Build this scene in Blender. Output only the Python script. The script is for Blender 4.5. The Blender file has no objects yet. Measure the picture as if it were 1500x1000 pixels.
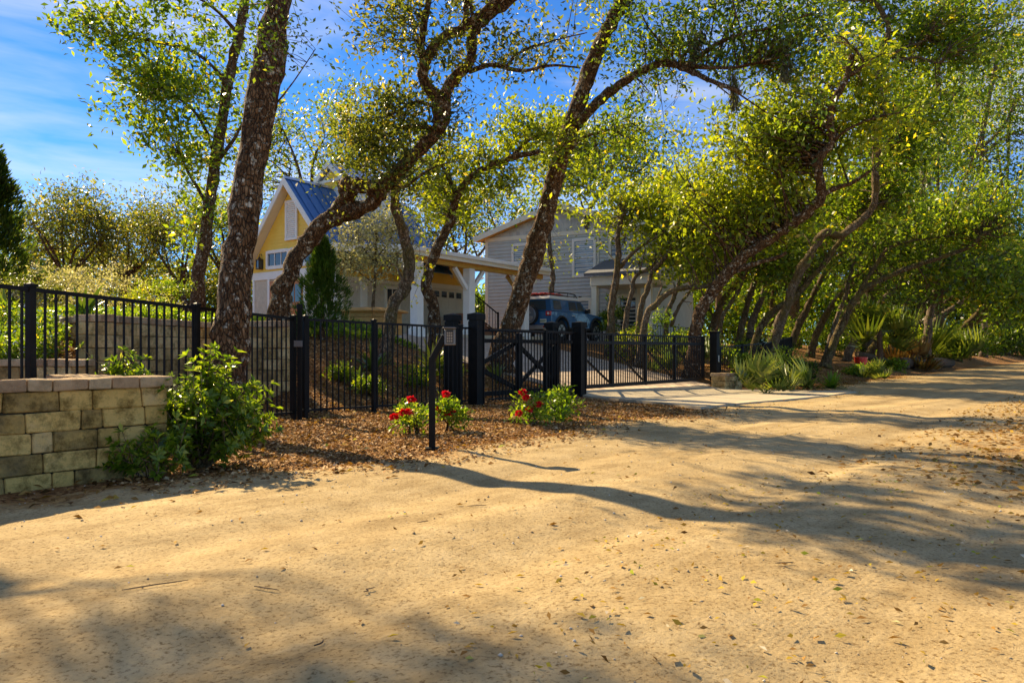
import bpy, bmesh, math, random
import numpy as np
from mathutils import Vector, Matrix, noise

R = math.radians
SC = bpy.context.scene
COL = SC.collection
rng = np.random.default_rng(7)
random.seed(7)

# ------------------------------------------------------------------ camera
cam_d = bpy.data.cameras.new('camera')
cam = bpy.data.objects.new('camera', cam_d)
COL.objects.link(cam)
cam.location = (0, 0, 1.0)
cam.rotation_euler = (R(90), 0, 0)
cam_d.sensor_width = 36.0
cam_d.lens = 25.2
cam_d.shift_y = 13 / 1500
cam_d.clip_start = 0.05
cam_d.clip_end = 3000
SC.camera = cam

# ------------------------------------------------------------------ light
SUN_EL = R(36)
SUN_D = Vector((0.672, -0.740, 0)).normalized()          # way the light travels over the ground
ldir = Vector((SUN_D.x * math.cos(SUN_EL), SUN_D.y * math.cos(SUN_EL), -math.sin(SUN_EL)))
sun_d = bpy.data.lights.new('sun', 'SUN')
sun_d.energy = 3.8
sun_d.angle = R(0.53)
sun_d.color = (1.0, 0.87, 0.64)
sun = bpy.data.objects.new('sun', sun_d)
sun.rotation_euler = ldir.to_track_quat('-Z', 'Y').to_euler()
sun.location = (-20, 20, 25)
COL.objects.link(sun)

world = bpy.data.worlds.new('World')
SC.world = world
world.use_nodes = True
wn = world.node_tree
wn.nodes.clear()
def _n(t, **k):
    n = wn.nodes.new(t)
    for a, b in k.items():
        setattr(n, a, b)
    return n
w_out = _n('ShaderNodeOutputWorld')
w_bg = _n('ShaderNodeBackground')
w_bg.inputs['Strength'].default_value = 0.105
w_sky = _n('ShaderNodeTexSky', sky_type='NISHITA', sun_disc=False)
w_sky.sun_elevation = SUN_EL
w_sky.sun_rotation = math.atan2(-SUN_D.x, -SUN_D.y)
w_sky.air_density = 0.75
w_sky.dust_density = 0.0
w_sky.ozone_density = 4.0
w_hsv = _n('ShaderNodeHueSaturation')
w_hsv.inputs['Saturation'].default_value = 1.15
w_hsv.inputs['Value'].default_value = 1.0
w_tc = _n('ShaderNodeTexCoord')
w_map = _n('ShaderNodeMapping')
w_map.inputs['Rotation'].default_value = (0, R(7), R(12))
w_map.inputs['Scale'].default_value = (1.3, 1.3, 6.0)
w_no = _n('ShaderNodeTexNoise')
w_no.inputs['Scale'].default_value = 1.9
w_no.inputs['Detail'].default_value = 7
w_no.inputs['Roughness'].default_value = 0.55
w_no.inputs['Distortion'].default_value = 0.5
w_ramp = _n('ShaderNodeValToRGB')
w_ramp.color_ramp.elements[0].position = 0.42
w_ramp.color_ramp.elements[0].color = (0, 0, 0, 1)
w_ramp.color_ramp.elements[1].position = 0.76
w_ramp.color_ramp.elements[1].color = (0.66, 0.66, 0.66, 1)
w_mix = _n('ShaderNodeMixRGB')
w_mix.inputs['Color2'].default_value = (3.9, 4.2, 4.6, 1)
L = wn.links.new
L(w_tc.outputs['Generated'], w_map.inputs['Vector'])
L(w_map.outputs['Vector'], w_no.inputs['Vector'])
L(w_no.outputs['Fac'], w_ramp.inputs['Fac'])
L(w_sky.outputs['Color'], w_hsv.inputs['Color'])
w_gam = _n('ShaderNodeMixRGB', blend_type='MULTIPLY')
w_gam.inputs['Fac'].default_value = 1.0
w_gam.inputs['Color2'].default_value = (0.28, 0.57, 0.81, 1)
L(w_hsv.outputs['Color'], w_gam.inputs['Color1'])
L(w_gam.outputs['Color'], w_mix.inputs['Color1'])
L(w_ramp.outputs['Color'], w_mix.inputs['Fac'])
L(w_mix.outputs['Color'], w_bg.inputs['Color'])
L(w_bg.outputs['Background'], w_out.inputs['Surface'])

vs = SC.view_settings
vs.view_transform = 'Standard'
vs.look = 'None'
vs.exposure = 1.38
vs.gamma = 1.0
vs.use_curve_mapping = False
vs.use_white_balance = True
vs.white_balance_temperature = 7800
vs.white_balance_tint = 10
SC.render.engine = 'CYCLES'
SC.cycles.max_bounces = 10
SC.cycles.diffuse_bounces = 8
SC.cycles.transmission_bounces = 6
SC.cycles.transparent_max_bounces = 6
SC.cycles.use_denoising = True

# ------------------------------------------------------------------ terrain function
U = np.array([0.6477, 0.7619])       # along the road and the gate line
N = np.array([-0.7619, 0.6477])      # from the road towards the houses
S0 = 9.136                           # the gate line

def sst(a, b, x):
    k = np.clip((np.asarray(x, float) - a) / (b - a), 0, 1)
    return k * k * (3 - 2 * k)

def hgt(x, y):
    x = np.asarray(x, float); y = np.asarray(y, float)
    s = N[0] * x + N[1] * y
    t = U[0] * x + U[1] * y
    z = -0.15 * sst(10, 20, t)
    bank = 1.55 * (0.75 * np.clip((s - S0 - 0.2) / 5.3, 0, 1) + 0.25 * sst(S0 + 0.2, S0 + 5.5, s))
    drive = 1.62 * np.clip((s - S0 + 0.3) / 8.6, 0, 1)
    right = 0.55 * sst(S0 - 1.2, S0 + 1.2, s) + 1.0 * sst(S0 + 1.5, S0 + 9, s)
    wd = sst(11.0, 12.8, t) * (1 - sst(20.6, 22.5, t))
    wl = 1 - sst(11.0, 12.8, t)
    wr = sst(20.6, 22.5, t)
    wallx = -5.66 + 0.136 * (y - 9.7)
    terr = (0.82 * sst(8.85, 9.0, y) + 0.60 * sst(9.3, 11.2, y)) * (1 - sst(wallx - 0.4, wallx - 0.1, x))
    bank = bank * np.maximum(sst(6.3, 6.75, t), sst(12.3, 12.8, s))
    rise = np.maximum(bank * wl, terr * wl) + drive * wd + right * wr
    return z + rise

def hz(x, y):
    return float(hgt(x, y))

def W(px, py, Y):
    return Vector(((px - 750) / 1050 * Y, Y, 1 + (513 - py) / 1050 * Y))

def G(px, Y, dz=0.0):
    x = (px - 750) / 1050 * Y
    return Vector((x, Y, hz(x, Y) + dz))

# ------------------------------------------------------------------ materials
MATS = {}
def new_mat(name):
    m = bpy.data.materials.new(name)
    m.use_nodes = True
    nt = m.node_tree
    b = nt.nodes['Principled BSDF']
    MATS[name] = m
    return m, nt, b

def nd(nt, t, ins=None, **k):
    n = nt.nodes.new(t)
    for a, b in k.items():
        setattr(n, a, b)
    for a, b in (ins or {}).items():
        if hasattr(b, 'is_output') or isinstance(b, bpy.types.NodeSocket):
            nt.links.new(b, n.inputs[a])
        else:
            n.inputs[a].default_value = b
    return n

def ramp(nt, fac, stops):
    r = nt.nodes.new('ShaderNodeValToRGB')
    e = r.color_ramp.elements
    while len(e) < len(stops):
        e.new(0.5)
    for i, (p, c) in enumerate(stops):
        e[i].position = p
        e[i].color = (c[0], c[1], c[2], 1) if len(c) == 3 else c
    nt.links.new(fac, r.inputs['Fac'])
    return r.outputs['Color']

def coords(nt, kind='Object', scale=(1, 1, 1)):
    tc = nt.nodes.new('ShaderNodeTexCoord')
    mp = nt.nodes.new('ShaderNodeMapping')
    mp.inputs['Scale'].default_value = scale
    if kind == 'World':
        g = nt.nodes.new('ShaderNodeNewGeometry')
        nt.links.new(g.outputs['Position'], mp.inputs['Vector'])
    else:
        nt.links.new(tc.outputs[kind], mp.inputs['Vector'])
    return mp.outputs['Vector']

def nz(nt, vec, scale, detail=4, rough=0.55, dist=0.0):
    n = nd(nt, 'ShaderNodeTexNoise', {'Vector': vec, 'Scale': scale, 'Detail': detail, 'Roughness': rough, 'Distortion': dist})
    return n.outputs['Fac']

def bump(nt, b, h, strength=0.4, dist=0.02, chain=None):
    bp = nd(nt, 'ShaderNodeBump', {'Height': h, 'Strength': strength, 'Distance': dist})
    if chain is not None:
        nt.links.new(chain, bp.inputs['Normal'])
    nt.links.new(bp.outputs['Normal'], b.inputs['Normal'])
    return bp.outputs['Normal']

def mat_noise(name, c1, c2, scale=6, rough=0.7, bstr=0.2, bdist=0.01, c3=None, stretch=(1, 1, 1), metallic=0.0, kind='Object', spec=0.4, rand=0.0):
    m, nt, b = new_mat(name)
    v = coords(nt, kind, stretch)
    f = nz(nt, v, scale, 6, 0.6)
    stops = [(0.3, c1), (0.7, c2)] if c3 is None else [(0.25, c1), (0.5, c2), (0.75, c3)]
    col = ramp(nt, f, stops)
    if rand:
        oi = nt.nodes.new('ShaderNodeObjectInfo')
        mm = nd(nt, 'ShaderNodeMapRange', {'Value': oi.outputs['Random'], 'To Min': 1 - rand, 'To Max': 1 + rand})
        h = nd(nt, 'ShaderNodeHueSaturation', {'Color': col, 'Value': mm.outputs['Result']})
        col = h.outputs['Color']
    nt.links.new(col, b.inputs['Base Color'])
    b.inputs['Roughness'].default_value = rough
    b.inputs['Metallic'].default_value = metallic
    b.inputs['Specular IOR Level'].default_value = spec
    if bstr:
        f2 = nz(nt, v, scale * 4, 5, 0.6)
        bump(nt, b, f2, bstr, bdist)
    return m

def mat_leaf(name, stops, trans=0.45, tcol=(1.6, 1.5, 0.6), rough=0.42, spec=0.45):
    """stops: colours picked per leaf by the 'tint' attribute"""
    m, nt, b = new_mat(name)
    at = nd(nt, 'ShaderNodeAttribute', attribute_name='tint')
    col = ramp(nt, at.outputs['Fac'], stops)
    nt.links.new(col, b.inputs['Base Color'])
    b.inputs['Roughness'].default_value = rough
    b.inputs['Specular IOR Level'].default_value = spec
    mul = nd(nt, 'ShaderNodeMixRGB', {'Fac': 1.0, 'Color1': col, 'Color2': (*tcol, 1)}, blend_type='MULTIPLY')
    tr = nd(nt, 'ShaderNodeBsdfTranslucent', {'Color': mul.outputs['Color']})
    mx = nd(nt, 'ShaderNodeMixShader', {'Fac': trans})
    nt.links.new(b.outputs['BSDF'], mx.inputs[1])
    nt.links.new(tr.outputs['BSDF'], mx.inputs[2])
    nt.links.new(mx.outputs['Shader'], nt.nodes['Material Output'].inputs['Surface'])
    return m

def mat_plain(name, c, rough=0.5, metallic=0.0, spec=0.5, coat=0.0):
    m, nt, b = new_mat(name)
    b.inputs['Base Color'].default_value = (*c, 1)
    b.inputs['Roughness'].default_value = rough
    b.inputs['Metallic'].default_value = metallic
    b.inputs['Specular IOR Level'].default_value = spec
    b.inputs['Coat Weight'].default_value = coat
    return m

def mat_bark(name, dark, mid, light, lichen=(0.42, 0.40, 0.33), lich=0.62, moss=None):
    m, nt, b = new_mat(name)
    v = coords(nt, 'Object', (1, 1, 0.35))
    v2 = coords(nt, 'Object', (1, 1, 1))
    f = nz(nt, v, 14, 8, 0.7, 0.4)
    col = ramp(nt, f, [(0.32, dark), (0.52, mid), (0.72, light)])
    vor = nd(nt, 'ShaderNodeTexVoronoi', {'Vector': v, 'Scale': 26}, feature='DISTANCE_TO_EDGE')
    crack = nd(nt, 'ShaderNodeMapRange', {'Value': vor.outputs['Distance'], 'From Min': 0.0, 'From Max': 0.14, 'To Min': 0.35, 'To Max': 1.0})
    mu = nd(nt, 'ShaderNodeMixRGB', {'Fac': 1.0, 'Color1': col, 'Color2': crack.outputs['Result']}, blend_type='MULTIPLY')
    lf = nz(nt, v2, 9, 6, 0.75)
    lm = ramp(nt, lf, [(lich - 0.02, (0, 0, 0)), (lich + 0.05, (1, 1, 1))])
    mx = nd(nt, 'ShaderNodeMixRGB', {'Fac': lm, 'Color1': mu.outputs['Color'], 'Color2': (*lichen, 1)})
    out = mx.outputs['Color']
    if moss:
        mf = ramp(nt, nz(nt, v2, 2.6, 5, 0.7), [(0.46, (0, 0, 0)), (0.62, (0.8, 0.8, 0.8))])
        m2 = nd(nt, 'ShaderNodeMixRGB', {'Fac': mf, 'Color1': out, 'Color2': (*moss, 1)})
        out = m2.outputs['Color']
    nt.links.new(out, b.inputs['Base Color'])
    b.inputs['Roughness'].default_value = 0.9
    b.inputs['Specular IOR Level'].default_value = 0.2
    h = nd(nt, 'ShaderNodeMath', {0: crack.outputs['Result'], 1: f}, operation='ADD')
    bump(nt, b, h.outputs['Value'], 1.0, 0.05)
    return m

mat_bark('bark_brown', (0.040, 0.018, 0.007), (0.17, 0.085, 0.034), (0.40, 0.235, 0.115), (0.62, 0.55, 0.40), 0.575)
mat_bark('bark_tan', (0.084, 0.050, 0.025), (0.266, 0.175, 0.101), (0.504, 0.364, 0.231), (0.48, 0.42, 0.30), 0.60, moss=(0.16, 0.12, 0.03))
mat_bark('bark_grey', (0.098, 0.067, 0.042), (0.280, 0.203, 0.133), (0.504, 0.392, 0.280), (0.45, 0.42, 0.36), 0.6)
mat_bark('bark_mossy', (0.049, 0.031, 0.014), (0.182, 0.119, 0.059), (0.406, 0.294, 0.161), (0.40, 0.34, 0.16), 0.58, moss=(0.20, 0.155, 0.028))

mat_leaf('leaf_oak', [(0.0, (0.035, 0.070, 0.010)), (0.35, (0.105, 0.185, 0.022)), (0.7, (0.235, 0.335, 0.036)), (0.93, (0.44, 0.48, 0.055)), (1.0, (0.58, 0.45, 0.06))], 0.60, rough=0.36)
mat_leaf('leaf_yellow', [(0.0, (0.080, 0.125, 0.014)), (0.35, (0.20, 0.265, 0.030)), (0.7, (0.36, 0.42, 0.045)), (0.93, (0.52, 0.52, 0.06)), (1.0, (0.62, 0.45, 0.06))], 0.60, rough=0.4)
mat_leaf('leaf_olive', [(0.0, (0.034, 0.054, 0.014)), (0.4, (0.102, 0.133, 0.027)), (0.8, (0.221, 0.246, 0.058)), (1.0, (0.476, 0.374, 0.085))], 0.60, rough=0.36)
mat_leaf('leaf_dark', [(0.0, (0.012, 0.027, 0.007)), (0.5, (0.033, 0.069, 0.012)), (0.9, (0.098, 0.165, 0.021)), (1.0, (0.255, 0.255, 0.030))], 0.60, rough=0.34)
mat_leaf('leaf_bright', [(0.0, (0.040, 0.095, 0.012)), (0.4, (0.125, 0.225, 0.022)), (0.8, (0.29, 0.385, 0.045)), (1.0, (0.52, 0.54, 0.10))], 0.60, rough=0.3, spec=0.6)
mat_leaf('leaf_cypress', [(0.0, (0.018, 0.045, 0.008)), (0.5, (0.055, 0.12, 0.014)), (1.0, (0.16, 0.24, 0.03))], 0.4)
mat_leaf('leaf_silver', [(0.0, (0.22, 0.22, 0.12)), (0.5, (0.38, 0.37, 0.23)), (1.0, (0.62, 0.60, 0.44))], 0.45)
mat_leaf('leaf_palm', [(0.0, (0.04, 0.075, 0.014)), (0.5, (0.10, 0.16, 0.030)), (1.0, (0.25, 0.28, 0.06))], 0.35, rough=0.35)
mat_leaf('leaf_dead', [(0.0, (0.10, 0.05, 0.02)), (0.5, (0.24, 0.13, 0.045)), (1.0, (0.42, 0.28, 0.10))], 0.25)
mat_leaf('litter', [(0.0, (0.10, 0.05, 0.018)), (0.3, (0.24, 0.12, 0.035)), (0.6, (0.38, 0.21, 0.06)), (0.82, (0.52, 0.36, 0.05)), (0.93, (0.30, 0.36, 0.04)), (1.0, (0.68, 0.58, 0.42))], 0.15, rough=0.9, spec=0.08)
mat_leaf('mulch_chip', [(0.0, (0.11, 0.048, 0.018)), (0.4, (0.34, 0.165, 0.058)), (0.75, (0.56, 0.315, 0.12)), (1.0, (0.70, 0.50, 0.28))], 0.04, rough=0.85, spec=0.2)
mat_leaf('petal', [(0.0, (0.45, 0.006, 0.010)), (0.6, (0.72, 0.012, 0.022)), (1.0, (0.85, 0.05, 0.06))], 0.3, tcol=(1.2, 0.5, 0.5))
mat_leaf('moss_strand', [(0.0, (0.05, 0.05, 0.025)), (0.5, (0.12, 0.115, 0.055)), (1.0, (0.22, 0.20, 0.10))], 0.35)
mat_leaf('pebble', [(0.0, (0.20, 0.14, 0.08)), (0.6, (0.46, 0.37, 0.25)), (1.0, (0.75, 0.70, 0.60))], 0.0, rough=0.95, spec=0.05)

mat_plain('black_metal', (0.006, 0.0055, 0.005), 0.55, 0.0, 0.22)
mat_noise('black_post', (0.007, 0.007, 0.006), (0.015, 0.014, 0.012), 5, 0.55, 0.1, 0.004, spec=0.12)
mat_noise('white_trim', (0.78, 0.75, 0.68), (0.86, 0.83, 0.76), 3, 0.5, 0.0)
mat_noise('cream_trim', (0.76, 0.70, 0.55), (0.84, 0.78, 0.63), 3, 0.55, 0.0)
mat_noise('yellow_siding', (0.88, 0.56, 0.08), (0.94, 0.63, 0.11), 2, 0.6, 0.06)
mat_noise('grey_siding', (0.49, 0.50, 0.46), (0.58, 0.59, 0.55), 2.2, 0.7, 0.08)
mat_noise('grey_shingle', (0.45, 0.46, 0.42), (0.57, 0.58, 0.54), 5, 0.75, 0.1, rand=0.12)
mat_noise('stucco', (0.52, 0.45, 0.33), (0.66, 0.58, 0.44), 9, 0.85, 0.35, 0.01)
mat_noise('metal_roof', (0.045, 0.15, 0.32), (0.06, 0.18, 0.37), 3, 0.32, 0.03, metallic=0.45)
mat_noise('grey_roof', (0.11, 0.115, 0.125), (0.19, 0.19, 0.20), 14, 0.8, 0.3)
mat_noise('wood_ceiling', (0.55, 0.30, 0.06), (0.72, 0.42, 0.10), 6, 0.5, 0.1, stretch=(1, 8, 1))
mat_noise('wood_door', (0.42, 0.11, 0.012), (0.60, 0.19, 0.025), 5, 0.4, 0.1, stretch=(8, 8, 1))
mat_noise('wood_cedar', (0.48, 0.22, 0.05), (0.70, 0.38, 0.11), 6, 0.6, 0.15, stretch=(1, 6, 6), rand=0.15)
mat_noise('brick_step', (0.20, 0.075, 0.035), (0.34, 0.14, 0.06), 10, 0.85, 0.3)
mat_noise('garage_paint', (0.60, 0.54, 0.40), (0.68, 0.62, 0.47), 3, 0.5, 0.0)
mat_noise('log_wood', (0.05, 0.032, 0.018), (0.16, 0.10, 0.055), 8, 0.9, 0.5, 0.02)
mat_noise('terracotta', (0.30, 0.10, 0.045), (0.42, 0.16, 0.075), 8, 0.8, 0.15)
mat_noise('bronze', (0.035, 0.022, 0.014), (0.07, 0.045, 0.026), 8, 0.45, 0.1)
mat_noise('car_blue', (0.026, 0.125, 0.27), (0.03, 0.14, 0.30), 2, 0.25, 0.0)
MATS['car_blue'].node_tree.nodes['Principled BSDF'].inputs['Coat Weight'].default_value = 0.8
mat_plain('car_white', (0.72, 0.70, 0.66), 0.3, coat=0.6)
mat_plain('car_black', (0.015, 0.015, 0.016), 0.55)
mat_plain('tyre', (0.016, 0.016, 0.017), 0.85)
mat_plain('silver', (0.55, 0.56, 0.58), 0.3, 0.85)
mat_plain('cover_grey', (0.20, 0.22, 0.25), 0.35, 0.3)
mat_plain('tail_red', (0.55, 0.015, 0.012), 0.2)
mat_plain('lamp_white', (0.8, 0.78, 0.72), 0.2)
mat_plain('plate', (0.72, 0.70, 0.55), 0.5)
mat_plain('plate_ink', (0.04, 0.16, 0.06), 0.5)
mat_plain('board_red', (0.65, 0.028, 0.018), 0.4)
mat_plain('keypad_grey', (0.16, 0.15, 0.14), 0.4, 0.3)
mat_plain('key_pale', (0.30, 0.24, 0.17), 0.4)
mat_plain('dark_room', (0.02, 0.018, 0.014), 0.9)
m, nt, b = new_mat('glass')
b.inputs['Base Color'].default_value = (0.028, 0.04, 0.05, 1)
b.inputs['Roughness'].default_value = 0.04
b.inputs['Specular IOR Level'].default_value = 0.9
m, nt, b = new_mat('car_glass')
b.inputs['Base Color'].default_value = (0.05, 0.075, 0.09, 1)
b.inputs['Roughness'].default_value = 0.05
b.inputs['Specular IOR Level'].default_value = 1.0

def mat_block(name, stops, grime=0.75):
    m, nt, b = new_mat(name)
    v = coords(nt, 'World')
    oi = nt.nodes.new('ShaderNodeObjectInfo')
    f = nz(nt, v, 3.2, 7, 0.65)
    rr = nd(nt, 'ShaderNodeMath', {0: oi.outputs['Random'], 1: 0.62}, operation='MULTIPLY')
    ad = nd(nt, 'ShaderNodeMath', {0: rr.outputs['Value'], 1: f}, operation='ADD')
    sb = nd(nt, 'ShaderNodeMath', {0: ad.outputs['Value'], 1: 0.29}, operation='SUBTRACT')
    col = ramp(nt, sb.outputs['Value'], stops)
    g = ramp(nt, nz(nt, v, 7, 8, 0.75), [(0.36, (0.24, 0.22, 0.15)), (0.54, (1, 1, 1))])
    mu = nd(nt, 'ShaderNodeMixRGB', {'Fac': grime, 'Color1': col, 'Color2': g}, blend_type='MULTIPLY')
    nt.links.new(mu.outputs['Color'], b.inputs['Base Color'])
    b.inputs['Roughness'].default_value = 0.92
    b.inputs['Specular IOR Level'].default_value = 0.2
    f2 = nz(nt, v, 30, 8, 0.75)
    f3 = nz(nt, v, 120, 3, 0.6)
    ad2 = nd(nt, 'ShaderNodeMath', {0: f2, 1: f3}, operation='ADD')
    bump(nt, b, ad2.outputs['Value'], 0.7, 0.02)
    return m
mat_block('block_face', [(0.15, (0.24, 0.165, 0.07)), (0.42, (0.72, 0.46, 0.135)), (0.7, (0.84, 0.57, 0.195)), (0.9, (0.72, 0.50, 0.24))], 0.92)
mat_block('block_cap', [(0.2, (0.38, 0.245, 0.14)), (0.5, (0.54, 0.36, 0.20)), (0.8, (0.62, 0.45, 0.26))], 0.5)
mat_block('block_yard', [(0.2, (0.40, 0.27, 0.11)), (0.5, (0.66, 0.46, 0.19)), (0.8, (0.80, 0.60, 0.29))], 0.8)
mat_noise('wall_core', (0.03, 0.025, 0.016), (0.06, 0.05, 0.03), 8, 0.95, 0.2)

# ---- ground, road, paving
def mat_mulch():
    m, nt, b = new_mat('mulch_ground')
    v = coords(nt, 'World')
    vo = nd(nt, 'ShaderNodeTexVoronoi', {'Vector': v, 'Scale': 34, 'Randomness': 1.0})
    f = nz(nt, v, 2.2, 5, 0.6)
    c1 = ramp(nt, vo.outputs['Color'], [(0.1, (0.14, 0.065, 0.025)), (0.5, (0.34, 0.18, 0.07)), (0.9, (0.54, 0.32, 0.14))])
    c2 = ramp(nt, f, [(0.3, (0.72, 0.66, 0.6)), (0.7, (1.2, 1.1, 1.0))])
    mu = nd(nt, 'ShaderNodeMixRGB', {'Fac': 1.0, 'Color1': c1, 'Color2': c2}, blend_type='MULTIPLY')
    nt.links.new(mu.outputs['Color'], b.inputs['Base Color'])
    b.inputs['Roughness'].default_value = 0.95
    b.inputs['Specular IOR Level'].default_value = 0.15
    ad = nd(nt, 'ShaderNodeMath', {0: vo.outputs['Distance'], 1: nz(nt, v, 60, 4, 0.6)}, operation='ADD')
    bump(nt, b, ad.outputs['Value'], 1.0, 0.04)
mat_mulch()

def mat_sand():
    m, nt, b = new_mat('sand_road')
    v = coords(nt, 'World')
    big = nz(nt, v, 0.55, 5, 0.6)
    mid = nz(nt, v, 3.5, 7, 0.68)
    fine = nz(nt, v, 55, 6, 0.7)
    col = ramp(nt, mid, [(0.28, (0.345, 0.245, 0.122)), (0.5, (0.465, 0.345, 0.180)), (0.75, (0.56, 0.43, 0.242))])
    c2 = ramp(nt, big, [(0.3, (0.80, 0.76, 0.70)), (0.62, (1.06, 1.04, 1.0))])
    st = nd(nt, 'ShaderNodeMapping', {'Vector': v, 'Rotation': (0, 0, -math.atan2(U[1], U[0]) + 0.06)})
    st2 = nd(nt, 'ShaderNodeMapping', {'Vector': st.outputs['Vector'], 'Scale': (0.16, 2.6, 1)})
    c3 = ramp(nt, nz(nt, st2.outputs['Vector'], 1.0, 6, 0.65), [(0.32, (0.74, 0.70, 0.63)), (0.5, (1, 1, 1)), (0.68, (1.16, 1.16, 1.15))])
    c2 = nd(nt, 'ShaderNodeMixRGB', {'Fac': 0.85, 'Color1': c2, 'Color2': c3}, blend_type='MULTIPLY').outputs['Color']
    mu = nd(nt, 'ShaderNodeMixRGB', {'Fac': 1.0, 'Color1': col, 'Color2': c2}, blend_type='MULTIPLY')
    sp = ramp(nt, fine, [(0.36, (0.34, 0.26, 0.17)), (0.47, (1, 1, 1)), (0.66, (1.14, 1.13, 1.1))])
    m2 = nd(nt, 'ShaderNodeMixRGB', {'Fac': 0.8, 'Color1': mu.outputs['Color'], 'Color2': sp}, blend_type='MULTIPLY')
    # leaf stained patches, more of them towards the edges of the road
    at = nd(nt, 'ShaderNodeAttribute', attribute_name='edge')
    pn = nz(nt, v, 2.0, 8, 0.72, 0.3)
    ad = nd(nt, 'ShaderNodeMath', {0: pn, 1: at.outputs['Fac']}, operation='ADD')
    pm = ramp(nt, ad.outputs['Value'], [(0.63, (0, 0, 0)), (0.80, (1, 1, 1))])
    vo = nd(nt, 'ShaderNodeTexVoronoi', {'Vector': v, 'Scale': 34})
    lc = ramp(nt, vo.outputs['Color'], [(0.1, (0.11, 0.05, 0.018)), (0.5, (0.30, 0.155, 0.050)), (0.9, (0.47, 0.29, 0.11))])
    mx = nd(nt, 'ShaderNodeMixRGB', {'Fac': pm, 'Color1': m2.outputs['Color'], 'Color2': lc})
    nt.links.new(mx.outputs['Color'], b.inputs['Base Color'])
    b.inputs['Roughness'].default_value = 0.96
    b.inputs['Specular IOR Level'].default_value = 0.12
    # relief: grain, ridges, tyre treads
    h = nd(nt, 'ShaderNodeMath', {0: fine, 1: 0.22}, operation='MULTIPLY').outputs['Value']
    h2 = nd(nt, 'ShaderNodeMath', {0: nz(nt, v, 12, 8, 0.75), 1: 0.9}, operation='MULTIPLY').outputs['Value']
    h = nd(nt, 'ShaderNodeMath', {0: h, 1: h2}, operation='ADD').outputs['Value']
    sep = nd(nt, 'ShaderNodeSeparateXYZ', {'Vector': v})
    wob = nz(nt, v, 0.35, 2, 0.5)
    def track(ox, oy, ang, half, freq, amp):
        nonlocal h
        ca, sa = math.cos(ang), math.sin(ang)
        # d = -(x-ox)*sa + (y-oy)*ca
        a = nd(nt, 'ShaderNodeMath', {0: sep.outputs['X'], 1: -sa, 2: ox * sa - oy * ca}, operation='MULTIPLY_ADD').outputs['Value']
        d = nd(nt, 'ShaderNodeMath', {0: sep.outputs['Y'], 1: ca, 2: a}, operation='MULTIPLY_ADD').outputs['Value']
        d = nd(nt, 'ShaderNodeMath', {0: wob, 1: 0.5, 2: d}, operation='MULTIPLY_ADD').outputs['Value']
        d = nd(nt, 'ShaderNodeMath', {0: d, 1: -0.25}, operation='ADD').outputs['Value']
        ab = nd(nt, 'ShaderNodeMath', {0: d}, operation='ABSOLUTE').outputs['Value']
        mk = nd(nt, 'ShaderNodeMapRange', {'Value': ab, 'From Min': half * 0.75, 'From Max': half, 'To Min': 1.0, 'To Max': 0.0}).outputs['Result']
        fr = nd(nt, 'ShaderNodeMath', {0: d, 1: freq}, operation='MULTIPLY').outputs['Value']
        sn = nd(nt, 'ShaderNodeMath', {0: fr}, operation='SINE').outputs['Value']
        br = nd(nt, 'ShaderNodeMapRange', {'Value': nz(nt, v, 1.7, 3, 0.6), 'From Min': 0.30, 'From Max': 0.55}).outputs['Result']
        q = nd(nt, 'ShaderNodeMath', {0: sn, 1: mk}, operation='MULTIPLY').outputs['Value']
        q = nd(nt, 'ShaderNodeMath', {0: q, 1: br}, operation='MULTIPLY').outputs['Value']
        h = nd(nt, 'ShaderNodeMath', {0: q, 1: amp, 2: h}, operation='MULTIPLY_ADD').outputs['Value']
    ra = math.atan2(U[1], U[0])
    track(-1.6, 4.2, ra - 0.22, 0.12, 276, 0.021)
    track(0.2, 3.2, ra - 0.10, 0.14, 252, 0.021)
    track(1.3, 3.0, ra - 0.02, 0.15, 264, 0.019)
    track(2.6, 6.0, ra + 0.05, 0.17, 240, 0.019)
    track(2.0, 4.4, ra + 0.62, 0.11, 288, 0.023)
    bump(nt, b, h, 0.75, 0.022)
mat_sand()
mat_noise('concrete', (0.36, 0.285, 0.18), (0.50, 0.41, 0.275), 4, 0.85, 0.25, 0.006, c3=(0.44, 0.355, 0.23), kind='World')

def mat_paver():
    m, nt, b = new_mat('paver_drive')
    v = coords(nt, 'World')
    rot = nd(nt, 'ShaderNodeMapping', {'Vector': v, 'Rotation': (0, 0, -math.atan2(U[1], U[0]))})
    br = nd(nt, 'ShaderNodeTexBrick', {'Vector': rot.outputs['Vector'], 'Scale': 1.0, 'Color1': (0.40, 0.29, 0.20, 1), 'Color2': (0.55, 0.43, 0.31, 1), 'Mortar': (0.20, 0.15, 0.10, 1), 'Mortar Size': 0.008, 'Brick Width': 0.24, 'Row Height': 0.12, 'Bias': 0.0})
    nt.links.new(br.outputs['Color'], b.inputs['Base Color'])
    b.inputs['Roughness'].default_value = 0.9
    bump(nt, b, br.outputs['Fac'], -0.3, 0.01)
mat_paver()

m, nt, b = new_mat('pale_glass')
b.inputs['Base Color'].default_value = (0.20, 0.29, 0.36, 1)
b.inputs['Roughness'].default_value = 0.06
b.inputs['Specular IOR Level'].default_value = 0.9
# ------------------------------------------------------------------ mesh helpers
def tag(o, label=None, cat=None, group=None, kind=None):
    if label: o['label'] = label
    if cat: o['category'] = cat
    if group: o['group'] = group
    if kind: o['kind'] = kind
    return o

def thing(name, label, cat, loc=(0, 0, 0), rz=0.0, group=None):
    o = bpy.data.objects.new(name, None)
    o.empty_display_size = 0.2
    COL.objects.link(o)
    o.location = loc
    o.rotation_euler = (0, 0, rz)
    return tag(o, label, cat, group)

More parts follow.
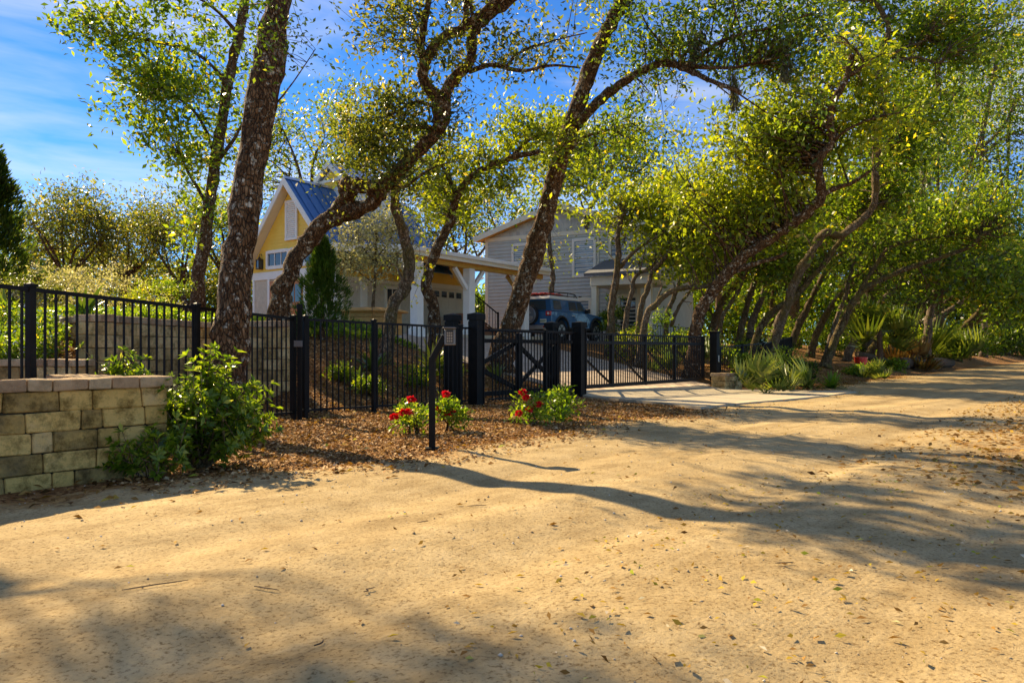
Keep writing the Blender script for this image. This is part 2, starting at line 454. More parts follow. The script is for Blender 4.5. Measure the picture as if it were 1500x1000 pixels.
def link(name, me, mat=None, parent=None):
    o = bpy.data.objects.new(name, me)
    COL.objects.link(o)
    if mat is not None and len(me.materials) == 0:
        me.materials.append(MATS[mat])
    if parent is not None:
        o.parent = parent
    return o

class MB:
    def __init__(self):
        self.v = []; self.f = []
    def add(self, vs_, fs_):
        k = len(self.v)
        self.v.extend([tuple(p) for p in vs_])
        self.f.extend([tuple(i + k for i in f) for f in fs_])
        return self
    def box(self, c, s, rot=None):
        hx, hy, hz_ = s[0] / 2, s[1] / 2, s[2] / 2
        vs_ = [Vector((x, y, z)) for x in (-hx, hx) for y in (-hy, hy) for z in (-hz_, hz_)]
        if rot is not None:
            vs_ = [rot @ p for p in vs_]
        c = Vector(c)
        return self.add([p + c for p in vs_], [(0, 1, 3, 2), (4, 6, 7, 5), (0, 4, 5, 1), (2, 3, 7, 6), (0, 2, 6, 4), (1, 5, 7, 3)])
    def b(self, x0, x1, y0, y1, z0, z1):
        return self.box(((x0 + x1) / 2, (y0 + y1) / 2, (z0 + z1) / 2), (abs(x1 - x0), abs(y1 - y0), abs(z1 - z0)))
    def bar(self, p, q, w, h=None, up=(0, 0, 1)):
        p = Vector(p); q = Vector(q); h = h or w
        d = (q - p); ln = d.length; d.normalize()
        upv = Vector(up)
        if abs(d.dot(upv)) > 0.99:
            upv = Vector((0, 1, 0))
        sx = d.cross(upv).normalized(); sz = sx.cross(d).normalized()
        rot = Matrix((sx, d, sz)).transposed()
        return self.box((p + q) / 2, (w, ln, h), rot)
    def poly(self, pts, d):
        """prism: polygon pts (3D, ordered) swept by vector d"""
        n = len(pts); d = Vector(d)
        a = [Vector(p) for p in pts]; b_ = [p + d for p in a]
        fs_ = [tuple(range(n - 1, -1, -1)), tuple(range(n, 2 * n))]
        for i in range(n):
            j = (i + 1) % n
            fs_.append((i, j, n + j, n + i))
        return self.add(a + b_, fs_)
    def tube(self, pts, rad, sides=8, cap=True):
        pts = [Vector(p) for p in pts]
        n = len(pts)
        if not hasattr(rad, '__len__'):
            rad = [rad] * n
        vs_ = []; fs_ = []
        prev = None
        for i in range(n):
            d = (pts[min(i + 1, n - 1)] - pts[max(i - 1, 0)])
            if d.length < 1e-9: d = Vector((0, 0, 1))
            d.normalize()
            if prev is None:
                a = Vector((1, 0, 0)) if abs(d.x) < 0.8 else Vector((0, 1, 0))
                prev = (a - d * a.dot(d)).normalized()
            else:
                prev = (prev - d * prev.dot(d)).normalized()
            e = d.cross(prev)
            for k in range(sides):
                an = 2 * math.pi * k / sides
                vs_.append(pts[i] + (prev * math.cos(an) + e * math.sin(an)) * rad[i])
        for i in range(n - 1):
            for k in range(sides):
                k2 = (k + 1) % sides
                fs_.append((i * sides + k, i * sides + k2, (i + 1) * sides + k2, (i + 1) * sides + k))
        if cap:
            fs_.append(tuple(range(sides - 1, -1, -1)))
            fs_.append(tuple((n - 1) * sides + k for k in range(sides)))
        return self.add(vs_, fs_)
    def disc(self, c, axis, r, h, sides=20):
        c = Vector(c); a = Vector(axis).normalized()
        return self.tube([c - a * h / 2, c + a * h / 2], r, sides)
    def mesh(self, name, bevel=0.0, smooth=False, seg=1):
        me = bpy.data.meshes.new(name)
        me.from_pydata(self.v, [], self.f)
        if bevel:
            bm = bmesh.new(); bm.from_mesh(me)
            bmesh.ops.bevel(bm, geom=bm.edges[:], offset=bevel, segments=seg, affect='EDGES', profile=0.6)
            bm.to_mesh(me); bm.free()
        if smooth:
            me.polygons.foreach_set('use_smooth', [True] * len(me.polygons))
        me.update()
        return me
    def build(self, name, mat, parent=None, bevel=0.0, smooth=False, seg=1):
        return link(name, self.mesh(name, bevel, smooth, seg), mat, parent)

def catmull(P, n=6):
    P = np.asarray(P, float)
    Q = np.vstack([2 * P[0] - P[1], P, 2 * P[-1] - P[-2]])
    out = []
    for i in range(1, len(Q) - 2):
        p0, p1, p2, p3 = Q[i - 1], Q[i], Q[i + 1], Q[i + 2]
        for k in range(n):
            t = k / n
            out.append(0.5 * ((2 * p1) + (-p0 + p2) * t + (2 * p0 - 5 * p1 + 4 * p2 - p3) * t * t + (-p0 + 3 * p1 - 3 * p2 + p3) * t ** 3))
    out.append(P[-1])
    return np.array(out)

def quads_mesh(name, V, F4, tint=None, smooth=False):
    me = bpy.data.meshes.new(name)
    V = np.ascontiguousarray(V, np.float32); F4 = np.ascontiguousarray(F4, np.int32)
    nf, k = F4.shape
    me.vertices.add(len(V)); me.vertices.foreach_set('co', V.ravel())
    me.loops.add(nf * k); me.loops.foreach_set('vertex_index', F4.ravel())
    me.polygons.add(nf)
    me.polygons.foreach_set('loop_start', np.arange(0, nf * k, k, dtype=np.int32))
    me.polygons.foreach_set('loop_total', np.full(nf, k, np.int32))
    if smooth:
        me.polygons.foreach_set('use_smooth', np.ones(nf, bool))
    me.update(calc_edges=True)
    if tint is not None:
        a = me.attributes.new('tint', 'FLOAT', 'FACE')
        a.data.foreach_set('value', np.ascontiguousarray(tint, np.float32))
    return me

def unit(a):
    return a / np.maximum(np.linalg.norm(a, axis=1, keepdims=True), 1e-9)

def leaf_arrays(pos, dirs, nrm, Ls, width=0.42, fold=0.12, curl=0.0):
    """four-cornered folded leaves: (V, F, n)"""
    side = unit(np.cross(dirs, nrm)); up = unit(np.cross(side, dirs))
    Ls = Ls[:, None]
    a = pos
    mid = pos + dirs * Ls * 0.48 + up * Ls * fold
    tip = pos + dirs * Ls - up * Ls * curl
    l = mid + side * Ls * width * 0.5 
    r = mid - side * Ls * width * 0.5
    n = len(pos)
    V = np.empty((n, 4, 3), np.float32)
    V[:, 0] = a; V[:, 1] = r; V[:, 2] = tip; V[:, 3] = l
    return V.reshape(-1, 3), np.arange(4 * n, dtype=np.int32).reshape(n, 4)

def spray(C, per, rad, Lm, rs, tint_mu=0.45, tint_sd=0.22, up=0.35, flat=0.75, droop=0.0, width=0.45, csd=0.16, noise_sc=0.0):
    """leaves around cluster centres"""
    M = len(C); n = M * per
    off = rs.normal(size=(n, 3)) * np.array([1, 1, flat]) * rad * 0.62
    pos = np.repeat(C, per, 0) + off
    d = unit(unit(off) * 0.75 + rs.normal(size=(n, 3)) * 0.6 + np.array([0, 0, up * 0.5 - droop]))
    nr = unit(rs.normal(size=(n, 3)) * 0.75 + np.array([0, 0, up + 0.25]))
    Ls = Lm * rs.uniform(0.5, 1.3, n)
    V, F = leaf_arrays(pos, d, nr, Ls, width)
    ct = np.repeat(rs.normal(0, csd, M), per)
    tint = np.clip(tint_mu + ct + rs.normal(0, tint_sd, n), 0, 1)
    return V, F, tint

def join_leaves(parts):
    V = np.vstack([p[0] for p in parts]); k = 0; Fs = []
    for p in parts:
        Fs.append(p[1] + k); k += len(p[0])
    return V, np.vstack(Fs), np.concatenate([p[2] for p in parts])

def blob_points(c, r, n, rs, sub=None):
    """clumpy points through an ellipsoid"""
    c = np.asarray(c, float); r = np.asarray(r, float)
    k = sub or max(3, int(n / 7))
    q = unit(rs.normal(size=(k, 3))) * (rs.uniform(0.15, 1, (k, 1)) ** 0.5)
    idx = rs.integers(0, k, n)
    sp = rs.uniform(0.10, 0.30, k)[idx][:, None] * np.array([1.25, 1.25, 0.7])
    q = q * rs.uniform(0.75, 1.25, (k, 1))
    return c + (q[idx] + rs.normal(size=(n, 3)) * sp) * r

LEAVES = [0]
DENS = 2.8
class Tree:
    def __init__(self, name, label, cat, base, bark, leaf, seed, group=None):
        self.base = Vector(base)
        self.root = thing(name, label, cat, base, 0, group)
        self.bark, self.leaf = bark, leaf
        self.rs = np.random.default_rng(seed)
        self.wood = MB(); self.paths = []; self.parts = []; self.twigs = MB()
    def limb(self, pts, r0, r1, sides=9, n=5, rough=0.10, flare=0.0, main=True):
        P = catmull([tuple(p) for p in pts], n)
        m = len(P)
        k = np.linspace(0, 1, m)
        rad = r0 + (r1 - r0) * k ** 0.9
        if flare:
            rad = rad * (1 + flare * np.exp(-k * m / 2.2))
        rad = rad * (1 + self.rs.normal(0, rough * 0.5, m))
        jit = self.rs.normal(0, 1, (m, 3)) * (rad[:, None] * rough)
        jit[0] = 0
        P = P + jit
        self.paths.append(np.column_stack([P, rad]))
        Q = P - np.array(self.base)
        k0 = len(self.wood.v)
        self.wood.tube([Vector(q) for q in Q], list(rad), sides)
        # knobbly bark: shift each vertex a little
        for i in range(k0, len(self.wood.v)):
            v = Vector(self.wood.v[i]); 
            rr = rad[min((i - k0) // sides, m - 1)]
            nn = noise.noise_vector(v * (0.9 / max(rr, 0.05))) * rr * 0.26 + noise.noise_vector(v * (0.35 / max(rr, 0.05)) + Vector((7, 3, 1))) * rr * 0.28
            self.wood.v[i] = tuple(v + nn)
        return P
    def sky_limbs(self, start, dirs, length, r0):
        for d in dirs:
            d = Vector(d).normalized()
            pts = [Vector(start)]
            for i in range(4):
                d = (d + Vector(self.rs.normal(0, 0.25, 3)) + Vector((0, 0, 0.06))).normalized()
                pts.append(pts[-1] + d * length / 4)
            self.limb(pts, r0, r0 * 0.25, 6, 4)
    def foliage(self, C, per, rad, L, twig=0.4, **k):
        C = np.asarray(C)
        self.parts.append(spray(C - np.array(self.base), per, rad, L, self.rs, **k))
        LEAVES[0] += len(C) * per
        if twig and self.paths:
            AP = np.vstack(self.paths)
            pick = C[self.rs.random(len(C)) < twig]
            for c in pick:
                d2 = ((AP[:, :3] - c) ** 2).sum(1) * (1 + 0.25 * self.rs.random(len(AP)))
                j = int(np.argmin(d2)); a = AP[j, :3]
                ln = np.linalg.norm(c - a)
                if ln < 0.1 or ln > 3.6: continue
                mid = (a + c) / 2 + self.rs.normal(0, 0.13, 3) * ln + np.array([0, 0, 0.10 * ln])
                P = catmull([a, mid, c], 3) - np.array(self.base)
                r = min(0.010 + 0.011 * ln, AP[j, 3] * 0.7)
                self.twigs.tube([Vector(p) for p in P], list(np.linspace(r, 0.005, len(P))), 4, False)
    def stubs(self, n, lo=0.25, hi=0.9, grow=(0.5, 1.6)):
        """bare side branches and dead stubs along the limbs"""
        rs = self.rs
        for i in range(n):
            A = self.paths[rs.integers(0, min(len(self.paths), 4))]
            j = int(len(A) * rs.uniform(lo, hi)); j = min(max(j, 1), len(A) - 2)
            d = unit((A[j + 1, :3] - A[j - 1, :3])[None])[0]
            o = rs.normal(size=3); o -= d * o.dot(d); o /= np.linalg.norm(o)
            ln = rs.uniform(*grow); r = A[j, 3] * rs.uniform(0.22, 0.42)
            v = o * 0.8 + d * 0.5 + np.array([0, 0, 0.35]); p = [A[j, :3]]
            for k in range(4):
                v = v / np.linalg.norm(v) + rs.normal(0, 0.32, 3)
                p.append(p[-1] + v / np.linalg.norm(v) * ln / 4)
            self.limb(p, r, r * 0.3, 6, 3, 0.1)
    def sprigs(self, c, r, n, maxlen=4.5, clear=0.32, scale=1.0):
        """twig ends hung on branchlets that reach from the limbs into an ellipsoid"""
        rs = self.rs; c = np.asarray(c, float); r = np.asarray(r, float)
        m_ = 7
        nb = max(4, n // m_); out = []
        AP = np.vstack(self.paths); b0 = np.array(self.base)
        for b_ in range(nb):
            e = c + unit(rs.normal(size=(1, 3)))[0] * rs.random() ** 0.42 * r * rs.uniform(0.85, 1.25)
            d2 = ((AP[:, :3] - e) ** 2).sum(1) * (1 + 0.9 * rs.random(len(AP)))
            j = int(np.argmin(d2)); a = AP[j, :3]; ln = np.linalg.norm(e - a)
            if ln > maxlen:
                a = e + (a - e) * maxlen / ln * 0.5; ln = np.linalg.norm(e - a)
            mid = (a + e) / 2 + rs.normal(0, 0.15, 3) * ln + np.array([0, 0, 0.08 * ln])
            P = catmull([a, mid, e], 3)
            r0 = min(0.006 + 0.0085 * ln, AP[j, 3] * 0.7) * scale ** 0.5
            self.twigs.tube([Vector(p - b0) for p in P], list(np.linspace(r0, 0.004 * scale, len(P))), 4, False)
            f = rs.uniform(0.45 if ln > 0.8 else 0.1, 1.0, m_); f[0] = 1.0
            q = np.array([np.interp(f * (len(P) - 1), np.arange(len(P)), P[:, i]) for i in range(3)]).T
            tip = q + unit(rs.normal(size=(m_, 3)) + np.array([0, 0, 0.25])) * rs.uniform(0.15, 0.80, (m_, 1)) * scale * np.array([1, 1, 0.75])
            for i in range(0, m_, 3):
                self.twigs.tube([Vector(q[i] - b0), Vector(tip[i] - b0)], [0.006 * scale, 0.002 * scale], 3, False)
            out.append(tip)
        C = np.vstack(out)
        if clear:
            big = AP[AP[:, 3] > 0.045]
            if len(big):
                dm = np.min(np.linalg.norm(C[:, None, :] - big[None, ::2, :3], axis=2), axis=1)
                C = C[(dm > clear * scale) | (rs.random(len(C)) < 0.05)]
        return C
    def blob(self, px, py, Y, rx, ry, n, per=40, rad=0.30, L=0.09, depth=None, twig=0.35, **k):
        c = W(px, py, Y); sx = rx / 1050 * Y; sz = ry / 1050 * Y
        sc = min(2.2, max(0.75, Y / 18))
        C = self.sprigs(c, (sx * 1.38, depth or (sx + sz) * 0.58, sz * 1.34), int(n * DENS * 1.5), scale=sc)
        C[:, 2] = np.maximum(C[:, 2], hgt(C[:, 0], C[:, 1]) + 0.25)
        self.foliage(C, max(5, int(per * 0.24)), 0.20 * sc, L * 1.42, 0, **k)
    def done(self, crown='crown', stubs=5):
        if stubs and self.paths: self.stubs(stubs)
        self.wood.build('trunk', self.bark, self.root, smooth=True)
        if self.twigs.v:
            self.twigs.build('branches', self.bark, self.root, smooth=True)['kind'] = 'stuff'
        if self.parts:
            V, F, T = join_leaves(self.parts)
            link(crown, quads_mesh(crown, V, F, T), self.leaf, self.root)
        return self.root

# ------------------------------------------------------------------ ground sheets
def fbm(x, y, s, o=0.0):
    """cheap value noise with numpy"""
    def vn(x, y, seed):
        xi = np.floor(x).astype(np.int64); yi = np.floor(y).astype(np.int64)
        xf = x - xi; yf = y - yi
        def h(a, b):
            n = (a * 374761393 + b * 668265263 + seed * 974711) & 0x7fffffff
            n = (n ^ (n >> 13)) * 1274126177 & 0x7fffffff
            return (n & 0xffff) / 65535.0
        u = xf * xf * (3 - 2 * xf); v = yf * yf * (3 - 2 * yf)
        return (h(xi, yi) * (1 - u) + h(xi + 1, yi) * u) * (1 - v) + (h(xi, yi + 1) * (1 - u) + h(xi + 1, yi + 1) * u) * v
    r = 0; a = 0.5
    for k in range(4):
        r = r + a * vn(x * s * 2 ** k + o, y * s * 2 ** k - o, k + 1); a *= 0.5
    return r

def axis(*segs):
    out = []
    for a, b, d in segs:
        n = max(1, int(round((b - a) / d)))
        out.extend(list(np.linspace(a, b, n, endpoint=False)))
    out.append(segs[-1][1])
    return np.array(out)

def sheet(name, tt, ss, zf, mat, keep=None, attr=None):
    T, S = np.meshgrid(tt, ss, indexing='ij')
    X = T * U[0] + S * N[0]; Y = T * U[1] + S * N[1]
    Z = zf(X, Y, T, S)
    V = np.stack([X, Y, Z], -1).reshape(-1, 3)
    a, b = len(tt), len(ss)
    I = np.arange(a * b).reshape(a, b)
    F = np.stack([I[:-1, :-1], I[1:, :-1], I[1:, 1:], I[:-1, 1:]], -1).reshape(-1, 4)
    F = F[:, ::-1]
    V32 = V
    nrm_up = np.cross(V[F[0, 1]] - V[F[0, 0]], V[F[0, 2]] - V[F[0, 0]])
    if nrm_up[2] < 0: F = F[:, ::-1]
    if keep is not None:
        c = V[F].mean(1)
        F = F[keep(c[:, 0], c[:, 1])]
    me = quads_mesh(name, V32, F, None, True)
    if attr is not None:
        at = me.attributes.new(attr[0], 'FLOAT', 'POINT')
        at.data.foreach_set('value', attr[1](X, Y, T, S).astype(np.float32).ravel())
    return tag(link(name, me, mat), kind='structure')

def road_edge(T):
    """s of the house-side edge of the road"""
    return 5.45 + 0.20 * np.sin(T * 0.9) + 0.14 * np.sin(T * 2.3 + 1) + 1.0 * sst(10.5, 13, T) + 1.0 * sst(20, 25, T) + 0.15 * (1 - sst(2, 4, T))
def ground_z(X, Y, T, S):
    return hgt(X, Y) + 0.06 * (fbm(X, Y, 0.9) - 0.5) * sst(5.6, 6.5, S) - 0.012 - 0.06 * (1 - sst(-0.25, 0.35, S - road_edge(T)))
sheet('ground', axis((-40, -4, 3), (-4, 16, 0.16), (16, 40, 0.5), (40, 120, 3), (120, 700, 40)),
      axis((-300, -30, 30), (-30, -6, 3), (-6, 5, 1.0), (5, 16, 0.14), (16, 40, 0.7), (40, 100, 5), (100, 500, 40)), ground_z, 'mulch_ground')

def road_z(X, Y, T, S):
    n = 0.050 * (fbm(X, Y, 0.55, 3.1) - 0.5) + 0.020 * (fbm(X, Y, 2.4) - 0.5) + 0.010 * (fbm(X, Y, 7.0) - 0.5)
    ruts = 0
    for sc, wd, dp in ((2.2, 0.28, 0.038), (3.9, 0.28, 0.034), (0.4, 0.3, 0.032), (5.3, 0.30, 0.02), (3.05, 0.12, -0.015)):
        q = (S - sc - 0.25 * np.sin(T * 0.35 + sc)) / wd
        ruts = ruts - dp * np.exp(-q * q)
    e = road_edge(T)
    return hgt(X, Y) + n + ruts + 0.012 - 0.045 * sst(e - 0.35, e + 0.15, S)
sheet('road', axis((-8, -1, 0.25), (-1, 14, 0.065), (14, 30, 0.2), (30, 140, 1.0)),
      axis((-7, -2, 0.25), (-2, 9.2, 0.07)), road_z, 'sand_road',
      keep=lambda x, y: (N[0] * x + N[1] * y) < road_edge(U[0] * x + U[1] * y) + 0.1,
      attr=('edge', lambda X, Y, T, S: 0.34 * sst(-0.9, 0.25, S - road_edge(T)) + 0.22 * (1 - sst(0.6, 2.2, S)) * sst(5, 9, T) + 0.08 * sst(14, 20, T)))

# concrete apron before the gate, and the paved drive behind it
def strip(name, t0, t1, s0, s1, dz, mat, nt_=24, ns_=24, shape=None, thick=0.05):
    V = []; F = []
    for i in range(nt_ + 1):
        for j in range(ns_ + 1):
            a = i / nt_; b_ = j / ns_
            t = t0 + (t1 - t0) * a; s = s0 + (s1 - s0) * b_
            if shape: t, s = shape(a, b_, t, s)
            x = t * U[0] + s * N[0]; y = t * U[1] + s * N[1]
            V.append((x, y, hz(x, y) + dz))
    for i in range(nt_):
        for j in range(ns_):
            k = i * (ns_ + 1) + j
            F.append((k, k + ns_ + 1, k + ns_ + 2, k + 1))
    n0 = len(V)
    V += [(x, y, z - thick) for x, y, z in V]
    rim = [j for j in range(ns_ + 1)] + [i * (ns_ + 1) + ns_ for i in range(1, nt_ + 1)] + [nt_ * (ns_ + 1) + j for j in range(ns_ - 1, -1, -1)] + [i * (ns_ + 1) for i in range(nt_ - 1, 0, -1)]
    for i in range(len(rim)):
        a, b_ = rim[i], rim[(i + 1) % len(rim)]
        F.append((b_, a, a + n0, b_ + n0))
    me = bpy.data.meshes.new(name); me.from_pydata(V, [], F)
    me.polygons.foreach_set('use_smooth', [i < nt_ * ns_ for i in range(len(me.polygons))])
    me.update()
    return link(name, me, mat)
ap = bpy.data.objects.new('driveway_apron', None); COL.objects.link(ap); tag(ap, kind='structure')
for i in range(3):
    ta, tb = 13.0 + i * 2.25, 13.0 + (i + 1) * 2.25 - 0.015
    def shp(a, b_, t, s, ta=ta, tb=tb):
        # flares out towards the road
        fl = 1 + 0.42 * (1 - b_) ** 1.5
        return (16.4 + (t - 16.4) * fl, s)
    for (sa, sb) in ((5.55, 7.4), (7.415, 9.35)):
        def shp2(a, b_, t, s):
            k = (s - 5.55) / 3.8
            return (16.4 + (t - 16.4) * (1 + 0.42 * (1 - k) ** 1.5), s)
        o = strip('concrete_slab', ta, tb, sa, sb, 0.035, 'concrete', 10, 10, shp2)
        o.parent = ap
tag(strip('driveway', 13.0, 20.2, 9.37, 19.5, 0.02, 'paver_drive', 14, 30), kind='structure')
# ------------------------------------------------------------------ block walls
def block_wall(name, label, a, b, z0, courses, ch, lens, capw, mat, capmat, caplen, cap_h=0.085, depth=0.22, proud=0.03, seed=1, jit=0.006, ends=(True, True), cat='wall'):
    """split-face block wall from a to b (plan points, front face line), its core behind the face"""
    a = Vector((*a, 0)); b = Vector((*b, 0))
    ln = (b - a).length; ang = math.atan2(b.y - a.y, b.x - a.x)
    root = thing(name, label, cat, (a.x, a.y, z0), ang)
    rs = random.Random(seed)
    core = MB().b(0.03, ln - 0.03, 0.03, depth - 0.03, 0.0, courses * ch - 0.01)
    core.build('core', 'wall_core', root)
    for c in range(courses):
        x = -rs.choice([0.0, 0.1, 0.22])
        while x < ln - 0.02:
            w = rs.choice(lens)
            x0, x1 = max(x, 0), min(x + w, ln)
            if ln - x1 < 0.09: x1 = ln
            if x1 - x0 > 0.03:
                j = rs.uniform(-jit, jit)
                m_ = MB().b(x0 + 0.003, x1 - 0.003, j, depth + j, c * ch + 0.003, (c + 1) * ch - 0.003)
                me = m_.mesh('block', 0.010)
                for v in me.vertices:
                    p = Vector((v.co.x + a.x * 3, v.co.y * 2 + c, v.co.z * 3))
                    v.co += noise.noise_vector(p * 6) * 0.011 + noise.noise_vector(p * 17) * 0.005
                link('block', me, mat, root)
            if x1 == ln: break
            x += w
    x = 0; H = courses * ch
    while x < ln + capw - 0.02:
        w = rs.choice(caplen)
        x1 = min(x + w, ln + capw)
        if ln + capw - x1 < 0.10: x1 = ln + capw
        j = rs.uniform(-0.006, 0.006)
        m_ = MB().b(x + 0.003, x1 - 0.003, -proud + j, depth + proud + j, H + 0.001, H + cap_h + rs.uniform(-0.003, 0.003))
        me = m_.mesh('cap_stone', 0.014, seg=2)
        for v in me.vertices:
            v.co += noise.noise_vector(Vector((v.co.x + a.x, v.co.y, v.co.z)) * 7) * 0.011
        link('cap_stone', me, capmat, root)
        x = x1
    return root

dwn = np.array([0.663, 0.749])        # run of the street-side wall
w1 = np.array([-2.85, 5.93]); w0 = w1 - dwn * 3.4
block_wall('street_wall', 'low tan block wall with rounded caps at the roadside, nearest the camera', w0, w1, -0.06, 5, 0.152, [0.3, 0.36, 0.15, 0.32, 0.22], 0.03, 'block_face', 'block_cap', [0.20, 0.23, 0.17], depth=0.26, seed=4)
ret = np.array([-0.749, 0.663])
block_wall('return_wall', 'short end of the roadside block wall turning back towards the fence', w1 + ret * 0.275 + dwn * (-0.27), w1 + ret * 1.25 + dwn * (-0.27), -0.06, 5, 0.152, [0.3, 0.36, 0.15], 0.0, 'block_face', 'block_cap', [0.20, 0.23], depth=0.24, seed=5)
# yard terrace walls
K = (-5.66, 9.7)
block_wall('terrace_wall', 'long shaded block retaining wall with cap stones behind the left fence', K, (-5.18, 13.3), -0.05, 8, 0.18, [0.42, 0.3, 0.2], 0.0, 'block_yard', 'block_cap', [0.28, 0.24], cap_h=0.10, depth=0.28, seed=8)
block_wall('terrace_wall', 'angled block retaining wall face at the far left corner of the upper bed', (-6.75, 10.75), (-5.69, 9.72), -0.05, 8, 0.18, [0.3, 0.2, 0.42], 0.0, 'block_yard', 'block_cap', [0.2, 0.16], cap_h=0.10, depth=0.26, seed=9)
block_wall('terrace_wall', 'lower block terrace wall at the left edge below the flowering bed', (-8.6, 8.72), (-5.35, 9.02), -0.05, 5, 0.17, [0.42, 0.3, 0.2], 0.0, 'block_yard', 'block_cap', [0.26, 0.3], cap_h=0.09, depth=0.28, seed=10)
block_wall('terrace_wall', 'tan block retaining wall ending in the mulch bed beside the fence corner', (-4.95, 12.05), (-3.72, 11.95), -0.05, 8, 0.18, [0.3, 0.42, 0.2], 0.0, 'block_yard', 'block_cap', [0.3, 0.36], cap_h=0.10, depth=0.30, seed=11)
# low pillar under the gate latch post
gl = lambda t, s=S0: (t * U[0] + s * N[0], t * U[1] + s * N[1])
pa, pb = gl(19.75, 8.72), gl(21.0, 8.72)
block_wall('gate_pier', 'low tan block pier under the latch post at the far end of the gate', pa, pb, hz(*pa) - 0.05, 3, 0.15, [0.3, 0.2, 0.24], 0.03, 'block_yard', 'block_cap', [0.26, 0.22], depth=0.42, seed=12)

# ------------------------------------------------------------------ fences
pick_me = MB().box((0, 0, 0.5), (0.017, 0.017, 1.0)).mesh('picket')
pick_me.materials.append(MATS['black_metal'])
def fence(name, label, P, z0s, ztops, spacing=0.105, post=0.062, post_every=None, posts=None, rails=((-0.02, 0.034), (0.10, 0.03)), cat='fence', bottom=0.06, topgap=0.0, postcap=0.10):
    """P: plan points of a straight run (a, b); z0s/ztops at both ends; rails measured down from the top / up from the ground"""
    a = Vector((*P[0], 0)); b = Vector((*P[1], 0)); ln = (b - a).length
    ang = math.atan2(b.y - a.y, b.x - a.x)
    root = thing(name, label, cat, (a.x, a.y, z0s[0]), ang)
    zb = lambda x: (z0s[1] - z0s[0]) * x / ln
    zt = lambda x: ztops[0] - z0s[0] + (ztops[1] - ztops[0]) * x / ln
    n = max(2, int(round(ln / spacing)))
    pl = posts if posts is not None else [0, ln]
    for i in range(1, n):
        x = ln * i / n
        if any(abs(x - p) < post * 0.8 for p in pl): continue
        o = bpy.data.objects.new('picket', pick_me); COL.objects.link(o); o.parent = root
        o.location = (x, 0, zb(x) + bottom); o.scale = (1, 1, zt(x) - zb(x) - bottom - topgap)
    for off, h in ((0.0, 0.036), (0.16, 0.030)):
        if off > 0 and topgap == 0: continue
        MB().bar((0, 0, zt(0) - off), (ln, 0, zt(ln) - off), 0.034, h).build('rail', 'black_metal', root)
    MB().bar((0, 0, zb(0) + 0.10), (ln, 0, zb(ln) + 0.10), 0.032, 0.030).build('rail', 'black_metal', root)
    for x in pl:
        mb = MB().b(x - post / 2, x + post / 2, -post / 2, post / 2, zb(x) - 0.15, zt(x) + postcap)
        o = mb.build('post', 'black_post', root, bevel=0.003)
        c = MB().b(x - post / 2 - 0.007, x + post / 2 + 0.007, -post / 2 - 0.007, post / 2 + 0.007, zt(x) + postcap - 0.022, zt(x) + postcap + 0.004)
        q = post / 2 - 0.003
        c.add([(x - q, -q, zt(x) + postcap + 0.004), (x + q, -q, zt(x) + postcap + 0.004), (x + q, q, zt(x) + postcap + 0.004), (x - q, q, zt(x) + postcap + 0.004), (x, 0, zt(x) + postcap + 0.022)], [(0, 1, 4), (1, 2, 4), (2, 3, 4), (3, 0, 4)])
        c.build('post_cap', 'black_post', o)
    return root

Apt = (-3.15, 10.4); Cpt = (-0.94, 13.0)
Edir = np.array([-1.08, -4.1]) / np.hypot(1.08, 4.1)
E0 = np.array(Apt) + Edir * 5.35; Lf = 5.35
fence('picket_fence', 'black metal picket fence on the left beside the block walls', (E0, Apt), (0.25, 0.0), (1.555, 1.455), 0.115, posts=[1.11, 3.25, Lf - 0.03], postcap=0.045)
fence('picket_fence', 'black metal picket fence in front of the sloping mulch bank', ((-3.07, 10.49), (-0.72, 13.26)), (0.02, -0.02), (1.455, 1.405), 0.108, posts=[0.05, 1.32, 3.30], postcap=0.05)
fence('picket_fence', 'black metal picket fence panel in front of the crossed gate braces', (gl(10.05, S0 - 0.02), gl(13.10, S0 - 0.02)), (-0.02, -0.08), (1.40, 1.385), 0.10, posts=[1.75], postcap=0.03)
# gate latch post standing beside the corner post
t_ = thing('tall_post', 'slim tall black post with a latch beside the fence corner post', 'post', (-3.06, 10.33, 0.0))
MB().b(-0.03, 0.03, -0.03, 0.03, -0.1, 1.60).build('post', 'black_post', t_, 0.003)
MB().disc((0, 0, 1.63), (0, 0, 1), 0.045, 0.07, 12).build('finial', 'black_post', t_)
MB().b(-0.07, 0.05, -0.05, -0.03, 1.05, 1.14).build('latch', 'keypad_grey', t_, 0.004)

# ---- sliding gate
gz0, gz1 = 0.16, 1.385
g0, g1 = 13.2, 19.75
gate = thing('sliding_gate', 'long black sliding driveway gate with pickets and diagonal braces', 'gate', (*gl(9.85, S0 + 0.24), 0), math.atan2(U[1], U[0]))
o0 = 9.85
def gx(t): return t - o0
zr = lambda x: 0.0
for z, h in ((gz0, 0.09), (gz1 - 0.20, 0.075), (gz1, 0.045)):
    MB().b(gx(9.9), gx(g1), -0.03, 0.03, z - h / 2, z + h / 2).build('rail', 'black_metal', gate, 0.003)
npk = int((g1 - 13.1) / 0.105)
for i in range(npk):
    x = gx(13.1) + (i + 0.5) * (g1 - 13.1) / npk
    o = bpy.data.objects.new('picket', pick_me); COL.objects.link(o); o.parent = gate
    o.location = (x, 0.0, gz0 + 0.045); o.scale = (1.15, 1.15, gz1 - gz0 - 0.06)
ups = [10.0, 11.25, 12.55, 13.15, 14.75, 16.35, 17.95, 19.70]
for t in ups:
    MB().b(gx(t) - 0.045, gx(t) + 0.045, -0.036, 0.036, gz0 - 0.05, gz1 + (0.035 if t > 13 else -0.04)).build('upright', 'black_metal', gate, 0.003)
zl, zh = gz0 + 0.04, gz1 - 0.24
